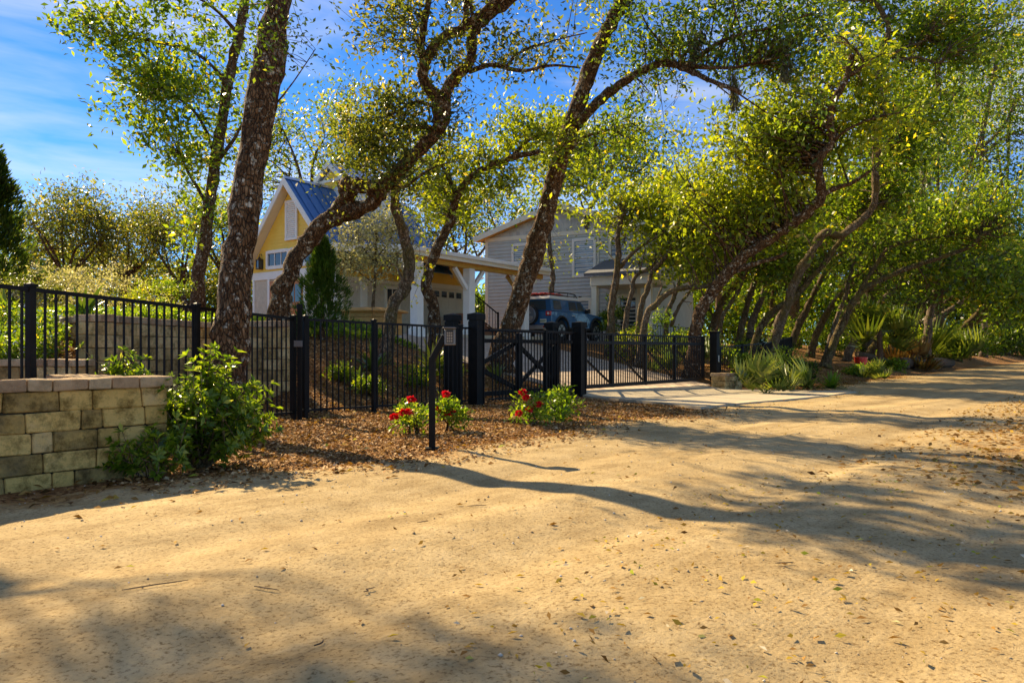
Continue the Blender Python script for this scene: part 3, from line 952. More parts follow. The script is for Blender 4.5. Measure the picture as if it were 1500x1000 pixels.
def brace(t0, z0_, t1, z1_, y, w=0.055):
    MB().bar((gx(t0), y, z0_), (gx(t1), y, z1_), 0.045, w).build('brace', 'black_metal', gate, 0.003)
for ta, tb in ((13.15, 14.75), (14.75, 16.35), (16.35, 17.95), (17.95, 19.7)):
    brace(ta + 0.03, zh - 0.05, tb - 0.03, zl + 0.04, 0.065, 0.045)
brace(10.0, zh - 0.45, 11.25, zl + 0.02, 0.07, 0.09); brace(10.0, zl + 0.45, 11.25, zh, 0.115, 0.09)
brace(11.25, zh, 12.7, zl + 0.02, 0.07, 0.09); brace(11.25, zl + 0.02, 12.7, zh, 0.115, 0.09)

def gate_post(t, s, top, label, w=0.20):
    x, y = gl(t, s); z = hz(x, y)
    r = thing('gate_post', label, 'post', (x, y, z), math.atan2(U[1], U[0]), 'posts guiding the sliding gate')
    MB().b(-w / 2, w / 2, -w / 2, w / 2, -0.2, top - z).build('post', 'black_post', r, 0.006)
    for sx in (-1, 1):     # raised edge strips
        for sy in (-1, 1):
            MB().b(sx * w / 2 - 0.02 * (sx > 0) , sx * w / 2 + 0.02 * (sx < 0), sy * (w / 2 + 0.008) - 0.008, sy * (w / 2 + 0.008) + 0.008, 0.02, top - z - 0.12).build('strip', 'black_metal', r)
    c = MB().b(-w / 2 - 0.022, w / 2 + 0.022, -w / 2 - 0.022, w / 2 + 0.022, top - z - 0.10, top - z + 0.012)
    q = w / 2 + 0.018
    c.add([(-q, -q, top - z + .012), (q, -q, top - z + .012), (q, q, top - z + .012), (-q, q, top - z + .012), (0, 0, top - z + .045)], [(0, 1, 4), (1, 2, 4), (2, 3, 4), (3, 0, 4)])
    c.build('cap', 'black_post', r, 0.0)
    return r
gate_post(9.62, S0 + 0.52, 1.66, 'thick black gate post behind the keypad, left of its pair', 0.2)
gate_post(9.66, S0 - 0.06, 1.66, 'thick black gate post at the right of the pair behind the keypad', 0.2)
gate_post(12.72, S0 + 0.52, 1.60, 'thick black gate post set back behind the one at the driveway edge', 0.2)
gate_post(12.98, S0 - 0.05, 1.60, 'thick black gate post at the left edge of the driveway opening', 0.2)
x, y = gl(19.98, S0 + 0.0)
r = thing('latch_post', 'square black latch post at the far end of the driveway gate', 'post', (x, y, hz(x, y)), math.atan2(U[1], U[0]))
MB().b(-0.11, 0.11, -0.11, 0.11, 0.2, 1.60).build('post', 'black_post', r, 0.006)
MB().b(-0.13, 0.13, -0.13, 0.13, 1.60, 1.66).build('cap', 'black_post', r, 0.01)
MB().b(-0.03, 0.03, -0.135, -0.112, 0.75, 0.95).build('latch_plate', 'silver', r, 0.003)
# fence running on beyond the gate and up the slope
def run(t0, s0, t1, s1, top, label, post=0.06, sp=0.105):
    a, b = gl(t0, s0), gl(t1, s1)
    za, zb_ = hz(*a), hz(*b)
    ln = math.hypot(b[0] - a[0], b[1] - a[1])
    k = max(1, round(ln / 1.9))
    fence('picket_fence', label, (a, b), (za, zb_), (za + top, zb_ + top), sp, posts=[ln * i / k for i in range(k + 1)], postcap=0.03)
run(20.3, S0, 23.2, S0 - 0.2, 1.18, 'black picket fence between the far gate end and the palmettos')
run(23.2, S0 - 0.2, 29.0, S0 + 0.9, 1.15, 'black picket fence running on behind the palmettos under the leaning oaks')
run(29.0, S0 + 0.9, 33.0, S0 + 4.6, 1.1, 'black picket fence climbing the leaf strewn slope among the oaks', 0.06, 0.12)
run(33.0, S0 + 4.6, 24.0, S0 + 10.5, 1.1, 'black picket fence across the back of the shady garden', 0.06, 0.13)

# ---- keypad pedestal
px_ = G(633, 7.35)
ped = thing('keypad_pedestal', 'slim black keypad stand with a bent neck at the road edge', 'keypad stand', px_, 0)
MB().b(-0.031, 0.031, -0.031, 0.031, -0.08, 0.93).build('post', 'black_post', ped, 0.004)
MB().bar((0.0, 0, 0.90), (0.135, -0.02, 1.145), 0.062, 0.062).build('neck', 'black_post', ped, 0.004)
MB().b(-0.07, 0.07, -0.07, 0.07, -0.005, 0.008).build('foot_plate', 'black_metal', ped, 0.002)
hd = MB().box((0.185, -0.01, 1.135), (0.11, 0.11, 0.165)).build('keypad_box', 'keypad_grey', ped, 0.008)
MB().box((0.185, -0.072, 1.227), (0.125, 0.14, 0.012)).build('hood', 'keypad_grey', hd, 0.004)
MB().b(0.150, 0.222, -0.0685, -0.0655, 1.075, 1.205).build('key_panel', 'car_black', hd)
for i in range(4):
    for j in range(3):
        MB().b(0.156 + j * 0.021, 0.172 + j * 0.021, -0.0725, -0.069, 1.085 + i * 0.027, 1.105 + i * 0.027).build('key', 'key_pale', hd)

# ------------------------------------------------------------------ yellow house
UH = np.array([0.585, 0.811]); NH = np.array([-0.811, 0.585])
HB = 1.55
house = thing('yellow_house', 'yellow gabled house with a blue metal roof and a white posted carport', 'house', (-8.27, 26.0, HB), math.atan2(UH[1], UH[0]))
def siding(name, parent, x, y0, y1, z0, z1, mat, exp=0.125, top=None, axis_='y', out=-1, lap=0.014):
    """lap boards on a wall plane; top(y) limits the height (gables)"""
    mb = MB(); z = z0
    while z < z1 - 0.01:
        zz = min(z + exp, z1)
        a, b_ = y0, y1
        if top:
            a, b_ = top(zz)
            if b_ - a < 0.05: break
            a0, b0 = top(z)
        else:
            a0, b0 = a, b_
        p = lambda yy, zc, d: (x + out * d, yy, zc) if axis_ == 'y' else (yy, x + out * d, zc)
        vs_ = [p(a0, z, lap), p(b0, z, lap), p(b_, zz, 0.003), p(a, zz, 0.003), p(a0, z, -0.02), p(b0, z, -0.02)]
        mb.add(vs_, [(0, 1, 2, 3), (0, 4, 5, 1)])
        z = zz
    return mb.build(name, mat, parent)
EV, RG, HWD = 2.85, 5.65, 2.4        # eave, ridge, half width
gable = lambda z: (-HWD * min(1, (RG - 0.12 - z) / (RG - EV)), HWD * min(1, (RG - 0.12 - z) / (RG - EV)))
xf = 0.38
MB().poly([(xf, -HWD, -0.3), (xf, HWD, -0.3), (xf, HWD, EV), (xf, 0, RG - 0.1), (xf, -HWD, EV)], (0.15, 0, 0)).build('gable_wall', 'stucco', house)
siding('siding', house, xf - 0.004, -HWD, HWD, 2.42, RG - 0.2, 'yellow_siding', 0.13, gable)
MB().b(xf - 0.05, xf - 0.001, -HWD - 0.02, HWD + 0.02, 2.12, 2.415).build('band_board', 'white_trim', house, 0.006)
for sy in (-1, 1):
    MB().b(xf - 0.035, xf + 0.12, sy * (HWD + 0.012) - 0.0 if sy < 0 else HWD - 0.10, sy * HWD + (0.10 if sy < 0 else 0.012), -0.3, 2.11).build('corner_board', 'white_trim', house, 0.004)
# roof planes
XR0, XR1 = 0.0, 6.3
ov = 0.25
for sy in (-1, 1):
    e = Vector((0, sy * (HWD + ov), EV - ov * (RG - EV) / HWD)); rdg = Vector((0, 0, RG))
    d = (e - rdg).normalized(); nn = Vector((0, -d.z * sy, d.y * sy)) if True else None
    nn = Vector((0, sy * abs(d.z), abs(d.y)))
    slab = [Vector((XR0, 0, RG)), Vector((XR0, e.y, e.z)), Vector((XR0, e.y, e.z)) + nn * 0.06, Vector((XR0, 0, RG + 0.06 / abs(nn.z)))]
    ro = MB().poly(slab, (XR1 - XR0, 0, 0)).build('roof', 'metal_roof', house)
    k = 0
    x = XR0 + 0.2
    while x < XR1:
        MB().bar(Vector((x, e.y, e.z)) + nn * 0.075, Vector((x, 0.0, RG)) + nn * 0.075, 0.03, 0.035, up=nn).build('seam', 'metal_roof', ro)
        x += 0.42
    for xx in (XR0, XR1):       # rake boards
        MB().poly([(xx - 0.05, 0, RG + 0.085), (xx - 0.05, e.y, e.z + 0.085), (xx - 0.05, e.y, e.z - 0.16), (xx - 0.05, 0, RG - 0.20)], (0.045, 0, 0)).build('rake_board', 'white_trim', house)
    MB().poly([(XR0, 0, RG - 0.03), (XR0, e.y, e.z - 0.03), (XR0, e.y, e.z - 0.07), (XR0, 0, RG - 0.07)], (xf - 0.0, 0, 0)).build('soffit', 'cream_trim', house)
MB().poly([(XR0, -0.11, RG + 0.02), (XR0, 0.11, RG + 0.02), (XR0, 0, RG + 0.14)], (XR1, 0, 0)).build('ridge_cap', 'silver', house)
MB().poly([(XR1 - 0.3, -HWD, -0.3), (XR1 - 0.3, HWD, -0.3), (XR1 - 0.3, HWD, EV), (XR1 - 0.3, 0, RG - 0.1), (XR1 - 0.3, -HWD, EV)], (0.12, 0, 0)).build('far_gable_wall', 'yellow_siding', house)
# louvre vent
v = MB().b(xf - 0.055, xf - 0.018, -0.34, 0.34, 3.52, 4.92).build('louvre_vent', 'white_trim', house, 0.005)
for i in range(17):
    z = 3.62 + i * 0.073
    MB().box((xf - 0.068, 0, z), (0.016, 0.50, 0.050), Matrix.Rotation(R(28), 3, 'Y')).build('slat', 'white_trim', v)
for (a, b_) in ((-0.345, -0.25), (0.25, 0.345)):
    MB().b(xf - 0.09, xf - 0.054, a, b_, 3.50, 4.94).build('stile', 'white_trim', v)
for (a, b_) in ((3.49, 3.58), (4.85, 4.95)):
    MB().b(xf - 0.092, xf - 0.0545, -0.36, 0.36, a, b_).build('rail', 'white_trim', v)
def window(parent, x, y0, y1, z0, z1, cols, rows, frame=0.10, name='window', mat='white_trim', ax='y', out=-1, bar=0.03, glass='glass'):
    """framed window in plane ax; y0..y1 along the wall"""
    def bx_(mb, d0, d1, a, b_, c, d):
        lo, hi = sorted((x + out * d0, x + out * d1))
        return mb.b(lo, hi, a, b_, c, d) if ax == 'y' else mb.b(a, b_, lo, hi, c, d)
    w = bx_(MB(), 0.006, 0.022, y0, y1, z0, z1).build(name, glass, parent)
    for (a, b_, c, d) in ((y0 - frame, y0, z0 - frame, z1 + frame), (y1, y1 + frame, z0 - frame, z1 + frame), (y0, y1, z1, z1 + frame * 1.15), (y0, y1, z0 - frame * 1.2, z0)):
        bx_(MB(), 0.001, 0.075, a, b_, c, d).build('frame', mat, w, 0.004)
    for i in range(1, cols):
        yy = y0 + (y1 - y0) * i / cols
        bx_(MB(), 0.020, 0.045, yy - bar / 2, yy + bar / 2, z0, z1).build('muntin', mat, w)
    for i in range(1, rows):
        zz = z0 + (z1 - z0) * i / rows
        bx_(MB(), 0.021, 0.043, y0, y1, zz - bar / 2, zz + bar / 2).build('muntin', mat, w)
    return w
window(house, xf - 0.012, 0.24, 1.40, 2.62, 3.08, 3, 1, 0.11)
window(house, xf - 0.012, -1.10, 0.02, 2.62, 3.08, 3, 1, 0.11)
# lantern
ln_ = MB().b(xf - 0.20, xf - 0.04, 1.77, 1.93, 2.58, 2.86).build('wall_lantern', 'bronze', house)
ln_.data.materials.clear(); ln_.data.materials.append(MATS['glass'])
for a in (-0.085, 0.085):
    for c in (-0.085, 0.085):
        MB().b(xf - 0.12 + a - 0.012, xf - 0.12 + a + 0.012, 1.85 + c - 0.012, 1.85 + c + 0.012, 2.55, 2.89).build('lantern_bar', 'bronze', ln_)
mb = MB().b(xf - 0.22, xf - 0.02, 1.75, 1.95, 2.53, 2.56).b(xf - 0.22, xf - 0.02, 1.75, 1.95, 2.88, 2.91)
mb.tube([(xf - 0.12, 1.85, 2.91), (xf - 0.12, 1.85, 3.02)], [0.08, 0.015], 8)
mb.tube([(xf - 0.12, 1.85, 3.0), (xf - 0.10, 1.85, 3.10), (xf - 0.04, 1.85, 3.12), (xf, 1.85, 3.04)], 0.014, 6)
mb.build('lantern_cap', 'bronze', ln_)
# orange door pair with glass lights
for (a, b_) in ((0.35, 1.32), (-0.66, 0.31)):
    d = MB().b(xf - 0.05, xf - 0.012, a, b_, -0.1, 2.05).build('door', 'wood_door', house, 0.005)
    for q in range(2):
        ya = a + 0.12 + q * 0.39
        MB().b(xf - 0.062, xf - 0.051, ya, ya + 0.33, 1.22, 1.86).build('pane', 'glass', d)
        MB().b(xf - 0.066, xf - 0.0505, ya + 0.02, ya + 0.31, 0.18, 0.98).build('door_panel', 'wood_door', d, 0.006)
    MB().bar((xf - 0.075, a + 0.05, 1.55), (xf - 0.075, a + 0.05, 1.85), 0.02).build('strap', 'bronze', d)
    MB().b(xf - 0.10, xf - 0.05, b_ - 0.09 if a < 0 else a + 0.05, b_ - 0.05 if a < 0 else a + 0.09, 0.95, 1.08).build('handle', 'bronze', d)
for (a, b_) in ((1.32, 1.45), (-0.79, -0.66)):
    MB().b(xf - 0.06, xf - 0.0015, a, b_, -0.1, 2.115).build('door_casing', 'white_trim', house, 0.004)
# roof monitor on the ridge
XM0, XM1, HM = 2.0, 5.3, 0.72
mon = MB().poly([(XM0 + 0.22, -HM, RG - 0.9), (XM0 + 0.22, HM, RG - 0.9), (XM0 + 0.22, HM, 6.0), (XM0 + 0.22, 0, 6.55), (XM0 + 0.22, -HM, 6.0)], (XM1 - XM0 - 0.44, 0, 0)).build('roof_monitor', 'white_trim', house)
siding('monitor_siding', mon, XM0 + 0.214, -HM, HM, 5.75, 6.4, 'yellow_siding', 0.11, lambda z: (-0.45 * min(1, (6.45 - z) / 0.45), 0.45 * min(1, (6.45 - z) / 0.45)))
for sy in (-1, 1):
    MB().poly([(XM0, 0, 6.62), (XM0, sy * (HM + 0.25), 5.84), (XM0, sy * (HM + 0.25), 5.90), (XM0, 0, 6.70)], (XM1 - XM0, 0, 0)).build('monitor_roof', 'silver', mon)
    for k in range(8):
        xx = XM0 + 0.15 + k * 0.38
        MB().bar((xx, sy * (HM + 0.25), 5.915), (xx, 0.0, 6.715), 0.025, 0.03).build('seam', 'silver', mon)
    for xx in (XM0, XM1):
        MB().poly([(xx - 0.04, 0, 6.72), (xx - 0.04, sy * (HM + 0.26), 5.92), (xx - 0.04, sy * (HM + 0.26), 5.74), (xx - 0.04, 0, 6.52)], (0.036, 0, 0)).build('rake_board', 'white_trim', mon)
    MB().b(XM0 + 0.2, XM1 - 0.2, sy * HM - 0.02, sy * HM + 0.02, 5.3, 5.5).build('flashing', 'white_trim', mon)
MB().b(XM0 + 0.16, XM0 + 0.212, -HM - 0.03, HM + 0.03, 5.98, 6.08).build('monitor_band', 'white_trim', mon)
# side wall (towards the road) under the lean-to
SWY = -HWD
MB().b(0.40, 7.9, SWY, SWY + 0.15, -0.3, 1.95).build('side_wall', 'stucco', house)
siding('side_siding', house, SWY + 0.02, 0.40, 7.9, 2.06, 2.95, 'yellow_siding', 0.13, None, 'x', -1)
MB().b(0.40, 7.9, SWY - 0.03, SWY + 0.01, 1.95, 2.06).build('side_band', 'cream_trim', house)
MB().b(7.8, 7.92, SWY + 0.16, HWD, -0.3, 2.9).build('end_wall', 'stucco', house)
for x in (0.44, 1.58, 4.55):
    MB().b(x - 0.14, x + 0.14, SWY - 0.12, SWY - 0.002, -0.3, 1.94).build('pilaster', 'cream_trim', house, 0.008)
window(house, SWY - 0.002, 2.75, 3.35, 0.75, 1.75, 2, 2, 0.09, ax='x', mat='cream_trim')
gd = MB().b(5.25, 7.15, SWY - 0.045, SWY - 0.005, -0.1, 1.98).build('garage_door', 'garage_paint', house)
for i in range(5):
    for j in range(4):
        xa = 5.30 + j * 0.465
        if i == 4:
            MB().b(xa + 0.05, xa + 0.37, SWY - 0.062, SWY - 0.047, 1.62, 1.86).build('pane', 'glass', gd)
            MB().b(xa + 0.02, xa + 0.40, SWY - 0.056, SWY - 0.0455, 1.58, 1.90).build('pane_frame', 'garage_paint', gd, 0.003)
        else:
            MB().b(xa + 0.03, xa + 0.43, SWY - 0.058, SWY - 0.0455, -0.04 + i * 0.40, 0.30 + i * 0.40).build('door_panel', 'garage_paint', gd, 0.005)
for (a, b_, c, d) in ((5.10, 5.25, -0.3, 1.99), (7.15, 7.30, -0.3, 1.99), (5.05, 7.35, 1.99, 2.16)):
    MB().b(a, b_, SWY - 0.075, SWY - 0.032, c, d).build('door_casing', 'cream_trim', gd, 0.004)
wl_ = MB().b(7.45, 7.6, SWY - 0.14, SWY - 0.01, 1.35, 1.6).build('wall_lantern', 'bronze', house, 0.01)
MB().b(7.43, 7.62, SWY - 0.16, SWY - 0.001, 1.6, 1.64).build('lantern_cap', 'bronze', wl_)
# lean-to roof of the carport
CY, CZ = -6.55, 2.50
cz = lambda y: CZ + (y - CY) * (2.95 - CZ) / (SWY - CY)
rp = MB().poly([(-0.35, SWY + 0.05, cz(SWY) + 0.10), (-0.35, CY, CZ + 0.10), (-0.35, CY, CZ + 0.15), (-0.35, SWY + 0.05, cz(SWY) + 0.15)], (7.85, 0, 0)).build('carport_roof', 'silver', house)
for k in range(17):
    xx = -0.2 + k * 0.46
    MB().bar((xx, CY - 0.02, CZ + 0.165), (xx, SWY + 0.02, cz(SWY) + 0.165), 0.03, 0.03).build('seam', 'silver', rp)
MB().b(-0.38, 7.53, CY - 0.045, CY - 0.001, CZ - 0.10, CZ + 0.15).build('fascia', 'cream_trim', house, 0.004)
MB().b(-0.38, 7.53, CY - 0.13, CY - 0.046, CZ + 0.02, CZ + 0.155).build('gutter', 'white_trim', house, 0.02)
for xx in (-0.38, 7.50):
    MB().poly([(xx, SWY, cz(SWY) + 0.15), (xx, CY, CZ + 0.15), (xx, CY, CZ - 0.10), (xx, SWY, cz(SWY) - 0.10)], (0.035, 0, 0)).build('rake_board', 'cream_trim', house)
for k in range(27):       # ceiling boards
    ya = CY + 0.02 + k * 0.153
    if ya > SWY - 0.15: break
    MB().poly([(-0.34, ya, cz(ya) + 0.09), (-0.34, ya + 0.148, cz(ya + 0.148) + 0.09), (-0.34, ya + 0.148, cz(ya + 0.148) + 0.065), (-0.34, ya, cz(ya) + 0.065)], (7.8, 0, 0)).build('ceiling_board', 'wood_ceiling', rp)
MB().b(-0.30, 7.46, CY + 0.22, CY + 0.40, CZ - 0.24, CZ + 0.06).build('beam', 'wood_ceiling', house, 0.006)
for xx in (0.35, 2.95, 6.25):
    p = MB().b(xx - 0.15, xx + 0.15, CY + 0.16, CY + 0.46, -0.5, CZ - 0.24).build('carport_post', 'white_trim', house, 0.008)
    MB().b(xx - 0.19, xx + 0.19, CY + 0.12, CY + 0.50, -0.5, 0.15).build('post_base', 'white_trim', p, 0.008)
    for sx in (-1, 1):
        MB().bar((xx + sx * 0.13, CY + 0.31, CZ - 0.95), (xx + sx * 0.78, CY + 0.31, CZ - 0.26), 0.13, 0.13).build('knee_brace', 'white_trim', p, 0.006)
    MB().bar((xx, CY + 0.45, CZ - 0.95), (xx, CY + 1.10, CZ - 0.16), 0.13, 0.13).build('knee_brace', 'wood_ceiling', p, 0.006)
MB().b(0.4, 7.9, SWY - 4.0, SWY, -0.28, -0.02).build('carport_slab', 'concrete', house)

# outside stair with railing between the houses
st = thing('brick_stair', 'red brick steps with a black handrail beside the carport', 'stair', (-0.55, 27.9, 1.45), math.atan2(0.12, -0.99))
for i in range(6):
    MB().b(i * 0.20, 1.6, -0.2 - 0.9, 0.35, i * 0.165, (i + 1) * 0.165 - 0.004).build('step', 'brick_step', st, 0.008)
for yy in (0.30,):
    MB().bar((-0.05, yy, 0.95), (1.15, yy, 1.95), 0.05, 0.05).build('handrail', 'black_metal', st)
    MB().bar((-0.05, yy, 0.20), (1.15, yy, 1.20), 0.035, 0.035).build('lower_rail', 'black_metal', st)
    for xx, zz in ((-0.05, 0.0), (1.15, 0.95)):
        MB().b(xx - 0.035, xx + 0.035, yy - 0.035, yy + 0.035, zz - 0.05, zz + 1.02).build('newel', 'black_metal', st)
    for k in range(10):
        xx = 0.06 + k * 0.108
        MB().b(xx - 0.009, xx + 0.009, yy - 0.009, yy + 0.009, 0.22 + (xx + 0.05) * 0.83, 0.93 + (xx + 0.05) * 0.83).build('baluster', 'black_metal', st)

# ------------------------------------------------------------------ grey house
GH = thing('grey_house', 'two storey grey clapboard house with a shallow gable and cream trim', 'house', (-1.34, 37.0, 1.5), math.atan2(-0.49, 0.872))
GW, GE, GR = 8.3, 5.2, 6.42
gt = lambda z: (GW / 2 * max(0, (z - GE)) / (GR - GE), GW - GW / 2 * max(0, (z - GE)) / (GR - GE))
MB().poly([(0, 0.02, -0.6), (GW, 0.02, -0.6), (GW, 0.02, GE), (GW / 2, 0.02, GR), (0, 0.02, GE)], (0, 9.0, 0)).build('wall', 'grey_siding', GH)
siding('siding', GH, 0.0, 0.0, GW, -0.4, GE - 0.12, 'grey_siding', 0.178, None, 'x', -1, 0.05)
# shingles in the gable: staggered rows
z = GE + 0.06; row = 0
shm = MB().b(0, 0.2, -0.03, 0.0, 0, 0.2).mesh('shingle'); shm.materials.append(MATS['grey_shingle'])
while z < GR - 0.15:
    a, b_ = gt(z + 0.2)
    x = a + (0.10 if row % 2 else 0.0)
    while x < b_ - 0.1:
        w = random.uniform(0.16, 0.26)
        o = bpy.data.objects.new('shingle', shm); COL.objects.link(o); o.parent = GH
        o.location = (x, -0.002 - random.uniform(0, 0.012), z - random.uniform(0, 0.015)); o.scale = (w * 4.85, 1, 1.05)
        x += w
    z += 0.19; row += 1
MB().b(-0.05, GW + 0.05, -0.055, -0.001, GE - 0.14, GE + 0.06).build('band_board', 'cream_trim', GH, 0.005)
for xx in (-0.03, GW - 0.14):
    MB().b(xx, xx + 0.17, -0.05, 0.03, -0.5, GE - 0.14).build('corner_board', 'cream_trim', GH, 0.005)
for sx in (-1, 1):
    e = -0.45 if sx < 0 else GW + 0.45
    ez = GE - 0.45 * (GR - GE) / (GW / 2)
    MB().poly([(GW / 2, -0.5, GR + 0.05), (e, -0.5, ez + 0.05), (e, -0.5, ez + 0.20), (GW / 2, -0.5, GR + 0.20)], (0, 10.0, 0)).build('roof', 'grey_roof', GH)
    MB().poly([(GW / 2, -0.545, GR + 0.21), (e, -0.545, ez + 0.21), (e, -0.545, ez - 0.06), (GW / 2, -0.545, GR - 0.06)], (0, 0.04, 0)).build('rake_board', 'cream_trim', GH)
    MB().poly([(GW / 2, -0.50, GR + 0.04), (e, -0.50, ez + 0.04), (e, -0.50, ez + 0.0), (GW / 2, -0.50, GR + 0.0)], (0, 0.5, 0)).build('soffit', 'wood_ceiling', GH)
def blind_window(x0, x1, z0, z1, cols=1):
    w = window(GH, -0.014, x0, x1, z0, z1, cols, 2, 0.13, mat='white_trim', ax='x', bar=0.06, glass='pale_glass')
    k = int((z1 - z0) / 0.10)
    for i in range(k):
        zz = z0 + (i + 0.5) * (z1 - z0) / k
        MB().box(((x0 + x1) / 2, -0.033, zz), (x1 - x0 - 0.08, 0.010, 0.050), Matrix.Rotation(R(-18), 3, 'X')).build('blind_slat', 'white_trim', w)
blind_window(1.68, 2.75, 3.15, 4.72)
blind_window(5.02, 6.0, 3.15, 4.72)
window(GH, -0.014, 4.72, 5.75, 0.75, 1.85, 2, 2, 0.15, mat='cream_trim', ax='x', glass='pale_glass')
MB().tube([(6.25, -0.06, -0.4), (6.25, -0.06, 4.9)], 0.04, 8).build('downspout', 'cream_trim', GH)
MB().tube([(5.9, -0.08, 0.5), (5.9, -0.08, 1.1)], 0.07, 8).build('meter_box', 'garage_paint', GH)
# porch wing on the right
po = MB().b(6.75, 9.6, -2.2, -0.03, 2.35, 2.75).build('porch_beam', 'cream_trim', GH, 0.01)
MB().poly([(6.55, -2.45, 2.76), (6.55, 0.0, 3.6), (6.55, 0.0, 3.75), (6.55, -2.45, 2.90)], (3.3, 0, 0)).build('porch_roof', 'grey_roof', GH)
for xx in (6.9, 9.4):
    MB().b(xx - 0.12, xx + 0.12, -2.15, -1.91, -0.6, 2.35).build('porch_post', 'cream_trim', GH, 0.01)
window(GH, -0.014, 7.35, 8.1, 0.35, 1.95, 2, 3, 0.14, name='glass_door', mat='cream_trim', ax='x')
window(GH, -0.014, 6.9, 7.7, 3.9, 4.75, 2, 2, 0.13, mat='cream_trim', ax='x')

# ------------------------------------------------------------------ car
hx, hy = 0.6, 0.8
car = thing('parked_car', 'blue off-road car with a white roof, roof rack and covered spare wheel', 'car', (0.80 + hx * 2.1, 28.9 + hy * 2.1, 1.4), math.atan2(hy, hx))
car.location.z = 1.40
CWD = 0.93
prof = [(-2.05, 0.55), (-2.08, 0.75), (-2.06, 1.16), (0.75, 1.18), (1.0, 1.15), (2.0, 1.05), (2.12, 0.95), (2.15, 0.60), (1.95, 0.50), (1.84, 0.62), (1.72, 0.82), (1.55, 0.93), (1.30, 0.93), (1.12, 0.82), (1.0, 0.62), (0.95, 0.48), (-0.85, 0.48), (-0.92, 0.62), (-1.03, 0.82), (-1.20, 0.93), (-1.45, 0.93), (-1.63, 0.82), (-1.75, 0.62), (-1.82, 0.52)]
body = MB().poly([(x, -CWD, z) for x, z in prof], (0, 2 * CWD, 0)).build('body', 'car_blue', car, 0.035, seg=2)
# cabin: tapered
def taper(z): return CWD - 0.01 - (z - 1.16) * 0.20
cab = [(-2.04, 1.165), (0.72, 1.165), (0.30, 1.66), (-1.98, 1.66)]
va = [(x, -taper(z), z) for x, z in cab] + [(x, taper(z), z) for x, z in cab]
MB().add(va, [(0, 1, 2, 3), (7, 6, 5, 4), (0, 4, 5, 1), (1, 5, 6, 2), (2, 6, 7, 3), (3, 7, 4, 0)]).build('cabin', 'car_blue', car, 0.03, seg=2)
MB().add([(-2.06, -0.85, 1.655), (0.34, -0.85, 1.655), (0.12, -0.80, 1.79), (-1.96, -0.80, 1.79), (-2.06, 0.85, 1.655), (0.34, 0.85, 1.655), (0.12, 0.80, 1.79), (-1.96, 0.80, 1.79)], [(0, 1, 2, 3), (7, 6, 5, 4), (0, 4, 5, 1), (1, 5, 6, 2), (2, 6, 7, 3), (3, 7, 4, 0)]).build('roof', 'car_white', car, 0.035, seg=2)
for sgn in (-1, 1):
    def win(x0, x1, x2, x3, z0=1.24, z1=1.60, nm='side_window'):
        y0 = sgn * (taper(z0) + 0.006); y1 = sgn * (taper(z1) + 0.006)
        MB().poly([(x0, y0, z0), (x1, y0, z0), (x2, y1, z1), (x3, y1, z1)], (0, -sgn * 0.012, 0)).build(nm, 'car_glass', car)
    win(-1.86, -1.28, -1.30, -1.84); win(-0.72, -0.10, -0.16, -0.70); win(-0.04, 0.52, 0.22, -0.08)
    for (xc, zc) in ((-1.33, 0.40), (1.42, 0.40)):
        w = MB().disc((xc, sgn * 0.80, zc), (0, 1, 0), 0.40, 0.26, 24).build('wheel', 'tyre', car, 0.02)
        MB().disc((xc, sgn * 0.925, zc), (0, 1, 0), 0.235, 0.03, 20).build('rim', 'silver', w)
        for k in range(6):
            an = k * math.pi / 3
            MB().bar((xc, sgn * 0.942, zc), (xc + 0.21 * math.cos(an), sgn * 0.942, zc + 0.21 * math.sin(an)), 0.05, 0.02, up=(0, 1, 0)).build('spoke', 'car_black', w)
        # black arch flare
        pts = [(xc + 0.50 * math.cos(a_), sgn * (CWD + 0.012), zc + 0.06 + 0.50 * math.sin(a_)) for a_ in np.linspace(0.02, math.pi - 0.02, 12)]
        MB().tube(pts, 0.055, 6).build('wheel_arch', 'car_black', car, smooth=True)
    MB().b(-0.95, 1.0, sgn * CWD - 0.03, sgn * CWD + 0.03, 0.44, 0.54).build('sill', 'car_black', car, 0.01)
    MB().b(-0.80, 0.72, sgn * (CWD + 0.003) - 0.004, sgn * (CWD + 0.003) + 0.004, 0.60, 1.14).build('door', 'car_blue', car, 0.003)
    MB().b(-0.55, -0.36, sgn * (CWD + 0.02) - 0.012, sgn * (CWD + 0.02) + 0.012, 1.0, 1.05).build('door_handle', 'silver', car, 0.006)
    MB().b(0.46, 0.62, sgn * 1.03 - 0.10, sgn * 1.03 + 0.10, 1.16, 1.34).build('mirror', 'car_black', car, 0.02)
    tl = MB().b(-2.105, -1.93, sgn * 0.80 - 0.12, sgn * 0.80 + 0.14, 0.98, 1.16).build('tail_light', 'tail_red', car, 0.02)
    MB().disc((-2.11, sgn * 0.80, 1.07), (1, 0, 0), 0.05, 0.02, 14).build('lamp', 'lamp_white', tl)
    MB().disc((2.14, sgn * 0.66, 0.86), (1, 0, 0), 0.12, 0.04, 16).build('headlight', 'lamp_white', car)
    # roof rack rail and its feet
    rk = MB().tube([(-1.9, sgn * 0.72, 1.93), (-0.6, sgn * 0.72, 1.97), (0.0, sgn * 0.72, 1.93), (0.18, sgn * 0.72, 1.80)], 0.022, 8).build('rack_rail', 'car_black', car)
    MB().tube([(-1.9, sgn * 0.72, 1.84), (0.05, sgn * 0.72, 1.84)], 0.016, 6).build('rack_lower_rail', 'car_black', rk)
    for xx in (-1.85, -1.2, -0.55, -0.05):
        MB().tube([(xx, sgn * 0.72, 1.76), (xx, sgn * 0.72, 1.95)], 0.016, 6).build('rack_foot', 'car_black', rk)
